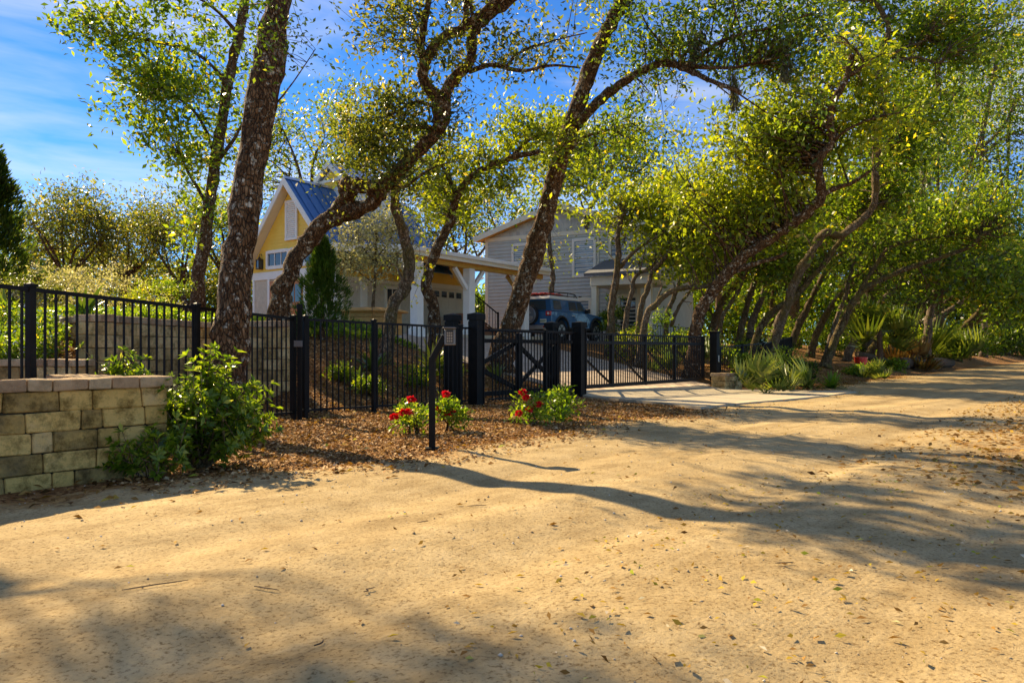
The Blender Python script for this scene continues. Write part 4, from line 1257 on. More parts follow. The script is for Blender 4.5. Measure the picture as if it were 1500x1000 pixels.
for xx in (-1.8, -1.4, -1.0, -0.6, -0.2):
    MB().tube([(xx, -0.72, 1.85), (xx, 0.72, 1.85)], 0.014, 6).build('rack_bar', 'car_black', car)
MB().poly([(-2.052, -0.66, 1.22), (-2.052, 0.66, 1.22), (-2.012, 0.60, 1.60), (-2.012, -0.60, 1.60)], (0.01, 0, 0)).build('rear_window', 'car_glass', car)
MB().poly([(0.70, -0.80, 1.22), (0.70, 0.80, 1.22), (0.345, 0.74, 1.63), (0.345, -0.74, 1.63)], (0.012, 0, 0.006)).build('windscreen', 'car_glass', car)
sp_ = MB().disc((-2.21, 0.02, 1.02), (1, 0, 0), 0.385, 0.20, 28).build('spare_wheel', 'tyre', car, 0.03)
MB().disc((-2.325, 0.02, 1.02), (1, 0, 0), 0.355, 0.05, 28).build('wheel_cover', 'cover_grey', sp_, 0.015)
MB().poly([(-2.355, 0.02 + 0.27 * math.cos(a_), 0.94 + 0.17 * math.sin(a_)) for a_ in np.linspace(-math.pi + 0.5, -0.5 + 0.0, 8)] + [(-2.355, 0.27, 0.97), (-2.355, -0.23, 0.97)], (0.006, 0, 0)).build('cover_panel', 'silver', sp_)
MB().b(-2.358, -2.352, -0.10, 0.14, 1.13, 1.17).b(-2.358, -2.352, -0.14, -0.06, 1.08, 1.12).b(-2.358, -2.352, 0.03, 0.18, 1.085, 1.125).build('cover_badge', 'silver', sp_)
MB().b(-2.20, -2.02, -0.92, 0.92, 0.44, 0.62).build('rear_bumper', 'silver', car, 0.03, seg=2)
for sgn in (-1, 1):
    MB().b(-2.215, -2.19, sgn * 0.72 - 0.09, sgn * 0.72 + 0.09, 0.50, 0.58).build('reflector', 'tail_red', car, 0.005)
pl_ = MB().b(-2.105, -2.085, -0.70, -0.40, 0.70, 0.85).build('number_plate', 'plate', car, 0.003)
for k in range(5):
    MB().b(-2.109, -2.1055, -0.67 + k * 0.055, -0.635 + k * 0.055, 0.74, 0.81).build('plate_mark', 'plate_ink', pl_)
MB().b(2.08, 2.24, -0.92, 0.92, 0.46, 0.66).build('front_bumper', 'silver', car, 0.03, seg=2)
MB().b(2.12, 2.16, -0.52, 0.52, 0.74, 0.95).build('grille', 'car_black', car, 0.01)
MB().tube([(-2.1, 0.3, 0.40), (-2.25, 0.3, 0.39)], 0.035, 8).build('exhaust', 'silver', car)
MB().b(-1.7, 1.8, -0.6, 0.6, 0.30, 0.50).build('chassis', 'car_black', car)
rb = thing('rack_boards', 'red boards carried on the roof rack of the blue car', 'boards', (0, 0, 0))
rb.location = car.location; rb.rotation_euler = car.rotation_euler
for yy in (-0.35, 0.05, 0.42):
    bd = MB().b(-1.95, -0.55, yy - 0.16, yy + 0.16, 1.868, 1.90).build('board', 'board_red', rb, 0.008)
    for k in range(6):
        MB().b(-1.88 + k * 0.22, -1.76 + k * 0.22, yy - 0.12, yy + 0.12, 1.90, 1.93).build('grip', 'board_red', bd, 0.006)
# ------------------------------------------------------------------ trees
def T_(name, label, px, Y, bark, leaf, seed, group=None, cat='tree'):
    return Tree(name, label, cat, G(px, Y, -0.05), bark, leaf, seed, group)
def pts(*a):
    return [W(*p) for p in a]

# 1 the big near trunk
t = T_('oak_tree', 'thick dark trunk speckled with lichen, nearest oak, left of centre', 329, 8.4, 'bark_brown', 'leaf_oak', 11)
t.limb([t.base] + pts((331, 580, 8.45), (339, 470, 8.6), (356, 330, 8.85), (377, 190, 9.1), (396, 70, 9.3), (409, -10, 9.45), (424, -110, 9.6), (440, -230, 9.8)), 0.205, 0.17, 16, 7, 0.05, 0.5)
t.limb(pts((422, -100, 9.6), (470, -190, 9.8), (560, -260, 10.0)), 0.10, 0.04, 8)
t.limb(pts((413, -40, 9.5), (380, -150, 9.8), (330, -230, 10.2)), 0.10, 0.04, 8)
t.limb(pts((377, 190, 9.1), (395, 165, 8.9), (430, 120, 8.8), (462, 72, 8.8)), 0.018, 0.005, 5)
t.blob(480, -240, 9.9, 130, 70, 55, 40, 0.26, 0.075)
t.blob(330, -250, 10.2, 120, 60, 45, 40, 0.26, 0.075)
t.blob(440, 95, 8.8, 28, 40, 7, 12, 0.14, 0.055)
t.blob(398, 40, 9.1, 22, 60, 8, 16, 0.14, 0.06)
t.blob(378, 75, 8.9, 22, 60, 6, 16, 0.14, 0.06)
t.done(stubs=0)

# 2 the trunk behind it, with the leafy branches against the sky
t = T_('oak_tree', 'slim oak behind the thick near trunk with leafy boughs against the sky', 286, 29.0, 'bark_brown', 'leaf_oak', 12)
t.limb([t.base] + pts((290, 420, 29.0), (302, 330, 29.0), (313, 255, 29.0), (324, 185, 28.8), (338, 105, 28.5), (356, 20, 28.2), (365, -60, 28.0)), 0.29, 0.17, 10, 6, 0.06, 0.2)
for q in (((318, 235, 29.0), (290, 170, 28.4), (240, 130, 27.6), (200, 105, 27.5)),
          ((340, 130, 28.9), (290, 80, 28.4), (220, 60, 27.6), (140, 45, 27.4), (118, 25, 27.4)),
          ((360, 60, 28.5), (310, 10, 27.6), (260, -15, 27.4)),
          ((304, 300, 29.0), (280, 260, 28.5), (262, 225, 28.0)),
          ((318, 240, 29.0), (345, 200, 28.4), (372, 150, 27.6))):
    t.limb(pts(*q), 0.09, 0.025, 6)
kw = dict(per=42, rad=0.33, L=0.185, twig=0.5, tint_mu=0.5)
t.blob(290, 145, 28.4, 72, 72, 88, **kw)
t.blob(215, 110, 27.6, 50, 62, 40, **kw)
t.blob(150, 48, 27.4, 45, 30, 30, **kw)
t.blob(250, 12, 27.5, 70, 26, 18, **kw)
t.blob(345, 40, 28.4, 40, 55, 12, **kw)
t.blob(240, 190, 28.0, 40, 26, 16, **kw)
t.blob(300, 245, 28.9, 40, 40, 30, **kw)
t.blob(283, 320, 29.0, 18, 50, 16, **kw)
t.blob(345, -115, 12.2, 105, 40, 22, **kw)
t.done()

# 3 leaning oak before the yellow house, forked low
t = T_('oak_tree', 'leaning forked oak crossing in front of the yellow house gable', 404, 14.0, 'bark_brown', 'leaf_olive', 13)
t.limb([t.base] + pts((410, 440, 14.0), (425, 400, 14.0), (450, 355, 14.0), (478, 325, 13.9), (500, 302, 13.8), (513, 283, 13.6), (520, 268, 13.5)), 0.21, 0.14, 12, 6, 0.07, 0.2)
t.limb(pts((513, 285, 13.6), (505, 272, 13.5), (522, 270, 13.4), (545, 277, 13.3), (563, 266, 13.2), (590, 245, 13.0), (625, 210, 12.8), (650, 175, 12.7), (655, 130, 12.6), (688, 92, 12.4), (692, 50, 12.3), (715, 25, 12.2), (758, -8, 12.0)), 0.155, 0.075, 11, 6, 0.08)
t.limb(pts((488, 325, 13.9), (520, 308, 13.7), (545, 300, 13.5), (556, 280, 13.3), (572, 262, 13.2), (600, 235, 13.0)), 0.15, 0.11, 10, 6, 0.08)
t.limb(pts((640, 190, 12.7), (640, 150, 12.6), (620, 110, 12.4), (640, 62, 12.3), (680, 40, 12.2), (720, 8, 12.0), (745, -20, 11.8)), 0.11, 0.07, 9, 6, 0.08)
t.limb(pts((622, 105, 12.4), (617, 60, 12.3), (626, 10, 12.2), (628, -30, 12.1)), 0.07, 0.05, 8)
t.limb(pts((680, 40, 12.2), (684, 5, 12.1), (685, -30, 12.0)), 0.06, 0.04, 8)
t.limb(pts((688, 105, 12.4), (720, 95, 12.2), (765, 104, 12.0), (810, 96, 11.9), (850, 100, 11.9)), 0.05, 0.015, 7)
t.limb(pts((740, 98, 12.1), (765, 75, 12.0), (810, 60, 11.9), (860, 48, 11.8)), 0.03, 0.008, 6)
t.limb(pts((655, 165, 12.7), (610, 150, 12.7), (570, 170, 12.8)), 0.05, 0.015, 7)
t.limb(pts((640, 190, 12.7), (600, 185, 12.9), (560, 200, 13.1), (520, 210, 13.2)), 0.05, 0.012, 7)
kw = dict(per=40, rad=0.24, L=0.075, twig=0.5, tint_mu=0.5)
t.blob(575, 215, 13.0, 75, 55, 95, **kw)
t.blob(530, 200, 13.3, 55, 45, 40, **kw)
t.blob(600, 140, 12.7, 45, 55, 42, **kw)
t.blob(620, 40, 12.2, 65, 50, 42, **kw)
t.blob(560, 40, 12.2, 40, 45, 24, **kw)
t.blob(740, 70, 12.0, 60, 30, 24, **kw)
t.blob(820, 80, 11.9, 40, 25, 14, **kw)
t.blob(700, -30, 12.0, 120, 35, 30, **kw)
t.blob(665, 165, 12.6, 30, 60, 18, per=14, rad=0.2, L=0.06, twig=0.9, tint_mu=0.15)
t.blob(520, 285, 13.5, 30, 25, 9, per=20, rad=0.2, L=0.06, twig=0.6)
t.done()

# 4 S-curved trunk at the planter
t = T_('oak_tree', 'S-curved slender trunk rising beside the timber planter', 562, 15.2, 'bark_tan', 'leaf_olive', 14)
t.limb([t.base] + pts((575, 452, 15.2), (592, 425, 15.2), (600, 385, 15.1), (592, 345, 15.0), (580, 305, 14.8), (578, 280, 14.5), (588, 250, 14.2)), 0.15, 0.085, 10, 6, 0.06, 0.15)
t.limb(pts((583, 265, 14.4), (560, 235, 14.3), (540, 205, 14.3)), 0.07, 0.02, 7)
t.blob(575, 215, 14.3, 45, 22, 16, per=40, rad=0.26, L=0.085, tint_mu=0.45)
t.done()

# 5 the next curved trunk with yellow-green crown
t = T_('oak_tree', 'curved trunk with a yellow green crown hanging over the carport', 636, 17.0, 'bark_brown', 'leaf_yellow', 15)
t.limb([t.base] + pts((636, 455, 17.0), (625, 425, 17.0), (628, 398, 17.0), (642, 360, 16.9), (660, 325, 16.8), (668, 290, 16.6), (688, 262, 16.4), (712, 246, 16.2), (748, 232, 16.0), (790, 222, 15.8)), 0.15, 0.055, 10, 6, 0.07, 0.15)
t.limb(pts((668, 290, 16.6), (655, 255, 16.6), (640, 235, 16.5)), 0.08, 0.02, 7)
t.limb(pts((748, 232, 16.0), (775, 205, 16.0), (800, 195, 16.0)), 0.05, 0.015, 6)
kw = dict(per=44, rad=0.28, L=0.095, twig=0.4, tint_mu=0.38)
t.blob(648, 310, 16.9, 34, 45, 30, **kw)
t.blob(665, 250, 16.6, 60, 45, 55, **kw)
t.blob(760, 200, 16.0, 75, 42, 62, **kw)
t.blob(618, 400, 16.9, 16, 32, 8, per=26, rad=0.2, L=0.085, twig=0.6, tint_mu=0.7)
t.blob(720, 265, 16.4, 50, 30, 26, **kw)
t.done()

# 6 the tall straight leaning oak in the middle
t = T_('oak_tree', 'tall straight leaning oak rising behind the crossed gate braces', 727, 17.6, 'bark_brown', 'leaf_oak', 16)
t.limb([t.base] + pts((740, 495, 17.6), (760, 440, 17.5), (783, 372, 17.3), (803, 300, 17.0), (824, 225, 16.6), (845, 160, 16.2), (868, 90, 15.8), (893, 35, 15.4), (915, 0, 15.1), (935, -40, 14.8)), 0.29, 0.12, 13, 7, 0.06, 0.35)
t.limb(pts((838, 190, 16.4), (865, 160, 16.0), (900, 130, 15.6), (940, 104, 15.2), (975, 92, 14.8), (1010, 104, 14.4), (1045, 120, 14.0), (1085, 135, 13.7)), 0.13, 0.035, 9, 6, 0.07)
t.limb(pts((985, 94, 14.7), (1025, 98, 14.3), (1070, 100, 14.0), (1120, 92, 13.8)), 0.06, 0.02, 7)
t.limb(pts((820, 240, 16.7), (850, 205, 16.5), (885, 192, 16.3), (900, 190, 16.2)), 0.06, 0.02, 7)
t.limb(pts((915, 0, 15.1), (900, -20, 15.0), (870, -40, 14.8)), 0.08, 0.03, 7)
kw = dict(per=36, rad=0.24, L=0.085, twig=0.45, tint_mu=0.45)
t.blob(930, 75, 15.2, 55, 50, 40, **kw)
t.blob(985, 60, 14.7, 40, 50, 32, **kw)
t.blob(940, 155, 15.6, 50, 35, 26, **kw)
t.blob(890, 10, 15.2, 45, 25, 16, **kw)
t.blob(900, 210, 16.2, 45, 30, 22, **kw)
dk = dict(per=44, rad=0.30, L=0.085, twig=0.4, tint_mu=0.28)  # lower tint: shade from the crown above is put into these leaf colours
t.blob(1060, 50, 14.4, 75, 55, 44, **dk)
t.blob(1140, 60, 14.2, 80, 62, 50, **dk)
t.blob(1175, 110, 14.0, 58, 45, 26, **dk)
t.blob(1080, -30, 14.0, 140, 30, 30, **dk)
t.limb(pts((1000, 100, 14.5), (1060, 60, 14.0), (1130, 40, 13.7), (1190, 20, 13.5)), 0.05, 0.015, 7)
t6 = t
t.done()

# Spanish moss hanging in the dark boughs
def moss_strand(px, py, Y, ln, label, seed, w=0.065):
    rs = np.random.default_rng(seed)
    top = W(px, py, Y); n = 420
    k = rs.random(n) ** 0.8
    cx = np.cumsum(rs.normal(0, 0.02, 12)); 
    xs = np.interp(k * 11, np.arange(12), cx)
    pos = np.column_stack([xs + rs.normal(0, 1, n) * w * (1 - 0.6 * k), rs.normal(0, 1, n) * w * (1 - 0.6 * k), -k * ln])
    d = unit(np.column_stack([rs.normal(0, 0.35, n), rs.normal(0, 0.35, n), -np.ones(n)]))
    V, F = leaf_arrays(pos, d, unit(rs.normal(size=(n, 3))), rs.uniform(0.10, 0.24, n), 0.10, 0.02)
    o = link('hanging_moss', quads_mesh('hanging_moss', V, F, rs.random(n)), 'moss_strand')
    o.location = top
    tag(o, label, 'moss', 'moss hanging from the oak boughs')
for i, (a, b_, c, l, lab) in enumerate((
        (1070, 98, 14.0, 0.75, 'short grey moss beard under the arching bough at top right of centre'),
        (1148, 40, 13.6, 0.95, 'long grey moss beard hanging in the darkest leaves at the top'),
        (1026, 40, 14.2, 0.6, 'grey moss tuft left in the dark boughs at the top'),
        (1352, 240, 27.0, 1.1, 'grey moss beard hanging over the road at the right'),
        (1375, 90, 24.0, 1.0, 'grey moss beard high in the bright crown at the right'))):
    moss_strand(a, b_, c, l, lab, 40 + i)

# 7, 8: pale trunks before the grey house
t = T_('oak_tree', 'thin pale trunk standing straight before the grey house wall', 806, 31.5, 'bark_grey', 'leaf_yellow', 17)
t.limb([t.base] + pts((807, 440, 31.5), (810, 400, 31.5), (806, 372, 31.4), (804, 345, 31.3), (806, 315, 31.0), (815, 285, 30.5), (830, 255, 30.0)), 0.12, 0.08, 9, 6, 0.1, 0.1)
t.blob(806, 365, 31.2, 12, 26, 8, per=22, rad=0.3, L=0.14, twig=0.7, tint_mu=0.55)
t.blob(798, 395, 31.2, 12, 10, 5, per=22, rad=0.3, L=0.14, twig=0.7, tint_mu=0.55)
t.blob(830, 262, 30.0, 55, 30, 40, per=40, rad=0.5, L=0.17, tint_mu=0.35)
t.done()
t = T_('oak_tree', 'pale S-curved trunk rising behind the roof of the blue car', 843, 34.5, 'bark_grey', 'leaf_yellow', 18)
t.limb([t.base] + pts((850, 440, 34.5), (862, 425, 34.5), (872, 400, 34.5), (871, 372, 34.4), (861, 340, 34.3), (860, 315, 34.0), (872, 292, 33.8), (886, 272, 33.6), (893, 250, 33.3), (905, 222, 33.1)), 0.17, 0.085, 10, 6, 0.06, 0.1)
t.limb(pts((886, 272, 33.6), (905, 265, 33.3), (922, 258, 33.1)), 0.08, 0.03, 7)
t.limb(pts((886, 272, 33.6), (880, 245, 33.3), (872, 225, 33.1)), 0.08, 0.03, 7)
kw = dict(per=42, rad=0.42, L=0.15, twig=0.35, tint_mu=0.4)
t.blob(860, 215, 33.1, 70, 40, 90, **kw)
t.blob(920, 225, 33.1, 45, 40, 55, **kw)
t.blob(790, 240, 33.9, 50, 30, 40, **kw)
t.blob(878, 375, 34.3, 12, 24, 10, per=24, rad=0.3, L=0.12, twig=0.6, tint_mu=0.6)
t.done()

# the row of leaning oaks beyond the gate
def row_tree(label, base, limbs, blobs, bark, leaf, seed, r0, r1, sides=10):
    t = T_('oak_tree', label, base[0], base[1], bark, leaf, seed, 'leaning oaks along the sandy road')
    for i, q in enumerate(limbs):
        rr0, rr1 = (r0 * 0.57, r1 * 0.64) if i == 0 else (q[0] * 0.62, q[1] * 0.62)
        p = q if i == 0 else q[2:]
        p = pts(*p)
        if i == 0: p = [t.base] + p
        t.limb(p, rr0, rr1, sides if i == 0 else 7, 6, 0.07, 0.5 if i == 0 else 0)
    for b_ in blobs:
        k = dict(per=40, rad=0.42, L=0.14, twig=0.3)
        k.update(b_[6] if len(b_) > 6 else {})
        t.blob(b_[0], b_[1], b_[2] + 1.0, b_[3], b_[4], int(b_[5] * 0.78), **k)
    t.done()
yl = dict(tint_mu=0.42); gr_ = dict(tint_mu=0.5); dkk = dict(tint_mu=0.35)
row_tree('upright oak forking at house window height right of the blue car', (893, 25.5),
    [((896, 450, 25.5), (903, 405, 25.5), (906, 370, 25.4), (905, 345, 25.3), (912, 310, 25.2)),
     (0.13, 0.05, (908, 392, 25.5), (920, 378, 25.4), (940, 360, 25.2), (962, 347, 25.0), (985, 330, 24.8))],
    [(930, 312, 25.0, 62, 34, 60, yl), (905, 348, 25.2, 24, 14, 10, yl), (975, 292, 24.8, 55, 40, 60, yl), (900, 295, 25.2, 40, 26, 24, yl)], 'bark_tan', 'leaf_yellow', 21, 0.25, 0.12)
row_tree('bent pale trunk arching left of its neighbours beyond the gate', (912, 26.0),
    [((918, 460, 26.0), (926, 425, 26.0), (929, 408, 26.0), (938, 399, 26.0), (948, 396, 25.9), (960, 385, 25.8))],
    [(958, 382, 25.8, 36, 14, 16, yl), (985, 372, 25.6, 30, 18, 14, yl)], 'bark_grey', 'leaf_yellow', 22, 0.18, 0.08)
row_tree('slender oak with a stubbed fork leaning over the gate', (932, 25.0),
    [((938, 455, 25.0), (948, 425, 25.0), (955, 400, 25.0), (968, 385, 24.9), (980, 370, 24.8), (990, 352, 24.7), (1010, 335, 24.5))],
    [(1000, 365, 24.6, 45, 26, 30, yl), (1030, 330, 24.4, 45, 36, 50, yl)], 'bark_tan', 'leaf_yellow', 23, 0.19, 0.08)
row_tree('low sweeping oak whose trunk bends flat to the right above the gate', (935, 23.5),
    [((946, 465, 23.5), (960, 447, 23.5), (978, 430, 23.4), (1000, 422, 23.3), (1030, 420, 23.2), (1050, 412, 23.0))],
    [(1020, 402, 23.2, 40, 14, 18, yl), (1055, 385, 23.0, 40, 22, 24, yl)], 'bark_tan', 'leaf_yellow', 24, 0.21, 0.10)
row_tree('twin stemmed oak half hidden in shrubs beyond the gate', (974, 29.0),
    [((978, 460, 29.0), (986, 438, 29.0), (993, 420, 28.9), (1003, 395, 28.8)),
     (0.14, 0.07, (983, 478, 28.8), (994, 450, 28.9), (1008, 430, 28.9), (1022, 410, 28.8))],
    [(1030, 370, 28.6, 45, 30, 50, yl), (1060, 340, 28.6, 50, 36, 60, yl)], 'bark_tan', 'leaf_yellow', 25, 0.20, 0.10)
row_tree('stout leaning oak crossing the middle of the tree row, limb kinked upward', (1012, 22.6),
    [((1022, 470, 22.6), (1043, 430, 22.5), (1078, 387, 22.2), (1127, 350, 21.8), (1167, 323, 21.4), (1197, 296, 21.0), (1203, 278, 20.8), (1197, 250, 20.6), (1200, 232, 20.5), (1219, 208, 20.4), (1216, 180, 20.2), (1222, 148, 20.0), (1240, 115, 19.8), (1248, 80, 19.6)),
     (0.14, 0.07, (1205, 286, 20.9), (1225, 275, 20.7), (1248, 268, 20.5), (1275, 250, 20.2)),
     (0.15, 0.07, (1066, 402, 22.3), (1100, 388, 22.0), (1135, 378, 21.7), (1152, 370, 21.5)),
     (0.08, 0.03, (1222, 205, 20.3), (1245, 188, 20.0), (1283, 172, 19.8), (1320, 165, 19.5)),
     (0.09, 0.03, (1240, 115, 19.8), (1265, 92, 19.5), (1240, 60, 19.4), (1225, 52, 19.3))],
    [(1120, 260, 21.6, 80, 60, 130, yl), (1060, 290, 22.0, 70, 55, 110, yl), (1150, 190, 20.6, 80, 45, 110, dict(tint_mu=0.3)), (1230, 120, 19.8, 60, 55, 70, gr_), (1290, 175, 19.7, 40, 40, 40, gr_), (1130, 330, 21.8, 50, 30, 40, yl), (1080, 215, 21.4, 60, 40, 70, yl)], 'bark_brown', 'leaf_yellow', 26, 0.36, 0.12, 12)
row_tree('thin leaning trunk behind the stout oak near the latch post', (1050, 27.5),
    [((1056, 470, 27.5), (1070, 445, 27.5), (1082, 425, 27.4), (1092, 400, 27.3), (1110, 370, 27.0))],
    [(1120, 380, 27.0, 55, 26, 50, gr_), (1090, 350, 27.2, 40, 26, 36, yl)], 'bark_tan', 'leaf_oak', 27, 0.17, 0.09)
row_tree('curved mossy oak leaning out beside the palmetto clump', (1100, 26.2),
    [((1106, 500, 26.2), (1122, 468, 26.2), (1140, 450, 26.1), (1160, 440, 26.0), (1186, 410, 25.8), (1212, 380, 25.5), (1236, 346, 25.2), (1262, 320, 25.0), (1290, 300, 24.8))],
    [(1180, 370, 25.6, 55, 32, 60, gr_), (1290, 280, 24.8, 60, 40, 80, gr_), (1240, 300, 25.0, 60, 40, 70, gr_)], 'bark_mossy', 'leaf_oak', 28, 0.27, 0.10)
row_tree('tall twisting oak by the palmettos rising to the top of the picture', (1124, 25.0),
    [((1130, 515, 25.0), (1147, 467, 25.0), (1163, 417, 25.0), (1187, 373, 24.8), (1207, 342, 24.6), (1232, 344, 24.4), (1262, 322, 24.2), (1280, 300, 24.0), (1283, 270, 23.8), (1283, 213, 23.5), (1291, 167, 23.2), (1287, 117, 23.0), (1291, 77, 22.8), (1302, 43, 22.6), (1292, 18, 22.5), (1277, -10, 22.4)),
     (0.10, 0.04, (1286, 110, 23.0), (1300, 96, 22.7), (1340, 84, 22.3), (1375, 92, 22.0), (1390, 70, 21.8)),
     (0.09, 0.04, (1288, 100, 23.0), (1320, 72, 22.6), (1350, 62, 22.4), (1362, 48, 22.2)),
     (0.09, 0.03, (1287, 95, 22.9), (1268, 70, 22.9), (1250, 55, 23.0)),
     (0.10, 0.04, (1284, 230, 23.6), (1310, 195, 23.3), (1330, 172, 23.0))],
    [(1330, 60, 22.3, 80, 60, 110, gr_), (1400, 40, 22.0, 80, 55, 100, gr_), (1340, 150, 22.8, 70, 60, 90, gr_), (1230, 20, 22.6, 60, 40, 50, dkk), (1310, 235, 23.4, 55, 40, 60, dkk)], 'bark_tan', 'leaf_oak', 29, 0.30, 0.11, 12)
row_tree('mossy oak reaching a long low limb over the road', (1208, 30.5),
    [((1216, 515, 30.5), (1230, 483, 30.4), (1253, 437, 30.2), (1283, 413, 29.9), (1320, 397, 29.5), (1367, 380, 29.0), (1417, 363, 28.4), (1440, 342, 28.0)),
     (0.15, 0.05, (1250, 442, 30.2), (1278, 395, 29.9), (1300, 365, 29.6), (1335, 353, 29.2), (1400, 345, 28.6)),
     (0.12, 0.05, (1236, 470, 30.4), (1262, 420, 30.6), (1290, 380, 30.6), (1302, 340, 30.5))],
    [(1390, 330, 28.6, 80, 40, 110, gr_), (1320, 340, 29.4, 60, 36, 70, dkk), (1440, 310, 28.0, 50, 40, 70, gr_), (1290, 420, 30.2, 50, 30, 36, dkk)], 'bark_mossy', 'leaf_oak', 30, 0.33, 0.11, 12)
row_tree('slim grey trunk close beside the mossy low limbed oak', (1207, 32.5),
    [((1214, 505, 32.5), (1226, 465, 32.5), (1240, 430, 32.4), (1246, 400, 32.3), (1262, 360, 32.0))],
    [(1270, 350, 32.0, 60, 36, 50, dkk)], 'bark_grey', 'leaf_oak', 31, 0.22, 0.11)
row_tree('oak bending to the right behind the tall fan palm', (1318, 40.3),
    [((1325, 500, 40.3), (1336, 467, 40.3), (1358, 438, 40.1), (1392, 418, 39.8), (1425, 395, 39.2), (1450, 380, 38.6)),
     (0.13, 0.06, (1340, 460, 40.3), (1372, 425, 39.8), (1405, 402, 39.2), (1430, 380, 38.8))],
    [(1420, 380, 39.2, 60, 30, 70, dict(tint_mu=0.5, rad=0.47, L=0.16)), (1370, 400, 39.8, 50, 26, 40, dict(tint_mu=0.35, rad=0.47, L=0.16)), (1340, 430, 40.3, 40, 30, 30, dict(tint_mu=0.35, rad=0.47, L=0.16))], 'bark_mossy', 'leaf_oak', 32, 0.28, 0.11)
row_tree('thick upright oak trunk set back behind the fan palms', (1355, 46.0),
    [((1358, 490, 46.0), (1363, 457, 46.0), (1370, 430, 46.0), (1376, 400, 46.0), (1385, 360, 45.8))],
    [(1390, 340, 45.4, 80, 50, 110, dict(tint_mu=0.35, rad=0.48, L=0.16)), (1330, 360, 46.0, 60, 40, 60, dict(tint_mu=0.35, rad=0.48, L=0.16))], 'bark_grey', 'leaf_oak', 33, 0.48, 0.29)
row_tree('dark oak leaning low over the road where it disappears', (1400, 54.1),
    [((1408, 500, 54.1), (1421, 477, 54.1), (1450, 453, 53.5), (1492, 433, 52.8), (1530, 420, 52.1)),
     (0.26, 0.13, (1430, 470, 54.0), (1470, 430, 53.3), (1510, 395, 52.8))],
    [(1470, 400, 53.1, 70, 40, 90, dict(tint_mu=0.35, rad=0.55, L=0.18)), (1440, 440, 53.6, 50, 26, 40, dict(tint_mu=0.35, rad=0.55, L=0.18)), (1500, 350, 52.8, 60, 50, 80, dict(tint_mu=0.5, rad=0.55, L=0.18))], 'bark_mossy', 'leaf_oak', 34, 0.55, 0.24)
row_tree('tall pale oak trunk high in the bright crown at the right', (1440, 68.0),
    [((1442, 470, 68.0), (1440, 400, 68.0), (1442, 320, 67.6), (1438, 250, 67.0), (1440, 190, 66.4), (1452, 130, 66.0), (1462, 80, 65.6)),
     (0.28, 0.10, (1440, 215, 66.6), (1470, 185, 66.0), (1490, 140, 65.2)),
     (0.24, 0.10, (1440, 225, 66.6), (1465, 205, 66.0), (1480, 195, 65.2))],
    [(1430, 130, 66.0, 90, 70, 150, dict(tint_mu=0.5, rad=0.84, L=0.28)), (1470, 50, 65.2, 70, 60, 100, dict(tint_mu=0.5, rad=0.84, L=0.28)), (1410, 220, 66.8, 80, 55, 110, dict(tint_mu=0.5, rad=0.84, L=0.28)), (1490, 230, 66.4, 50, 60, 90, dict(tint_mu=0.35, rad=0.84, L=0.28)), (1370, 260, 67.0, 60, 40, 70, dict(tint_mu=0.35, rad=0.84, L=0.28))], 'bark_grey', 'leaf_oak', 35, 0.48, 0.24)

# more slender trunks leaning to the right in the shade
xs_ = [(1075, 33.0, 60, 190, 'bark_tan', 'slender leaning trunk deep behind the latch post'), (1098, 36.0, 40, 170, 'bark_grey', 'straight thin trunk behind the fence by the far shed side'),
       (1150, 37.0, 95, 180, 'bark_tan', 'slender leaning trunk behind the tall twisting oak'), (1185, 39.0, 105, 170, 'bark_mossy', 'dark slender trunk left of the low limbed oak'),
       (1238, 38.0, 110, 150, 'bark_grey', 'slender leaning trunk right behind the low limbed oak'), (1268, 41.0, 120, 150, 'bark_mossy', 'dark leaning trunk behind the tall fan palm'),
       (1295, 44.0, 115, 130, 'bark_tan', 'slender leaning trunk between the tall fan palm and the bending oak'), (1338, 50.0, 105, 120, 'bark_grey', 'thin leaning trunk behind the upright oak trunk'),
       (1378, 54.0, 95, 105, 'bark_mossy', 'thin dark trunk leaning over the broad fan palm'), (1402, 62.0, 70, 95, 'bark_tan', 'far thin trunk leaning over the end of the road'),
       (1030, 31.0, 70, 150, 'bark_tan', 'slender leaning trunk between the stout oak and the grey house'), (1128, 44.0, 80, 150, 'bark_grey', 'far slender trunk seen left of the dark slender one'),
       (1215, 46.0, 110, 140, 'bark_tan', 'far slender trunk arching behind the low mossy limb'), (1320, 58.0, 100, 110, 'bark_grey', 'far thin trunk right of the bending oak'),
       (1428, 74.0, 60, 85, 'bark_mossy', 'farthest thin trunk over the dark end of the road')]
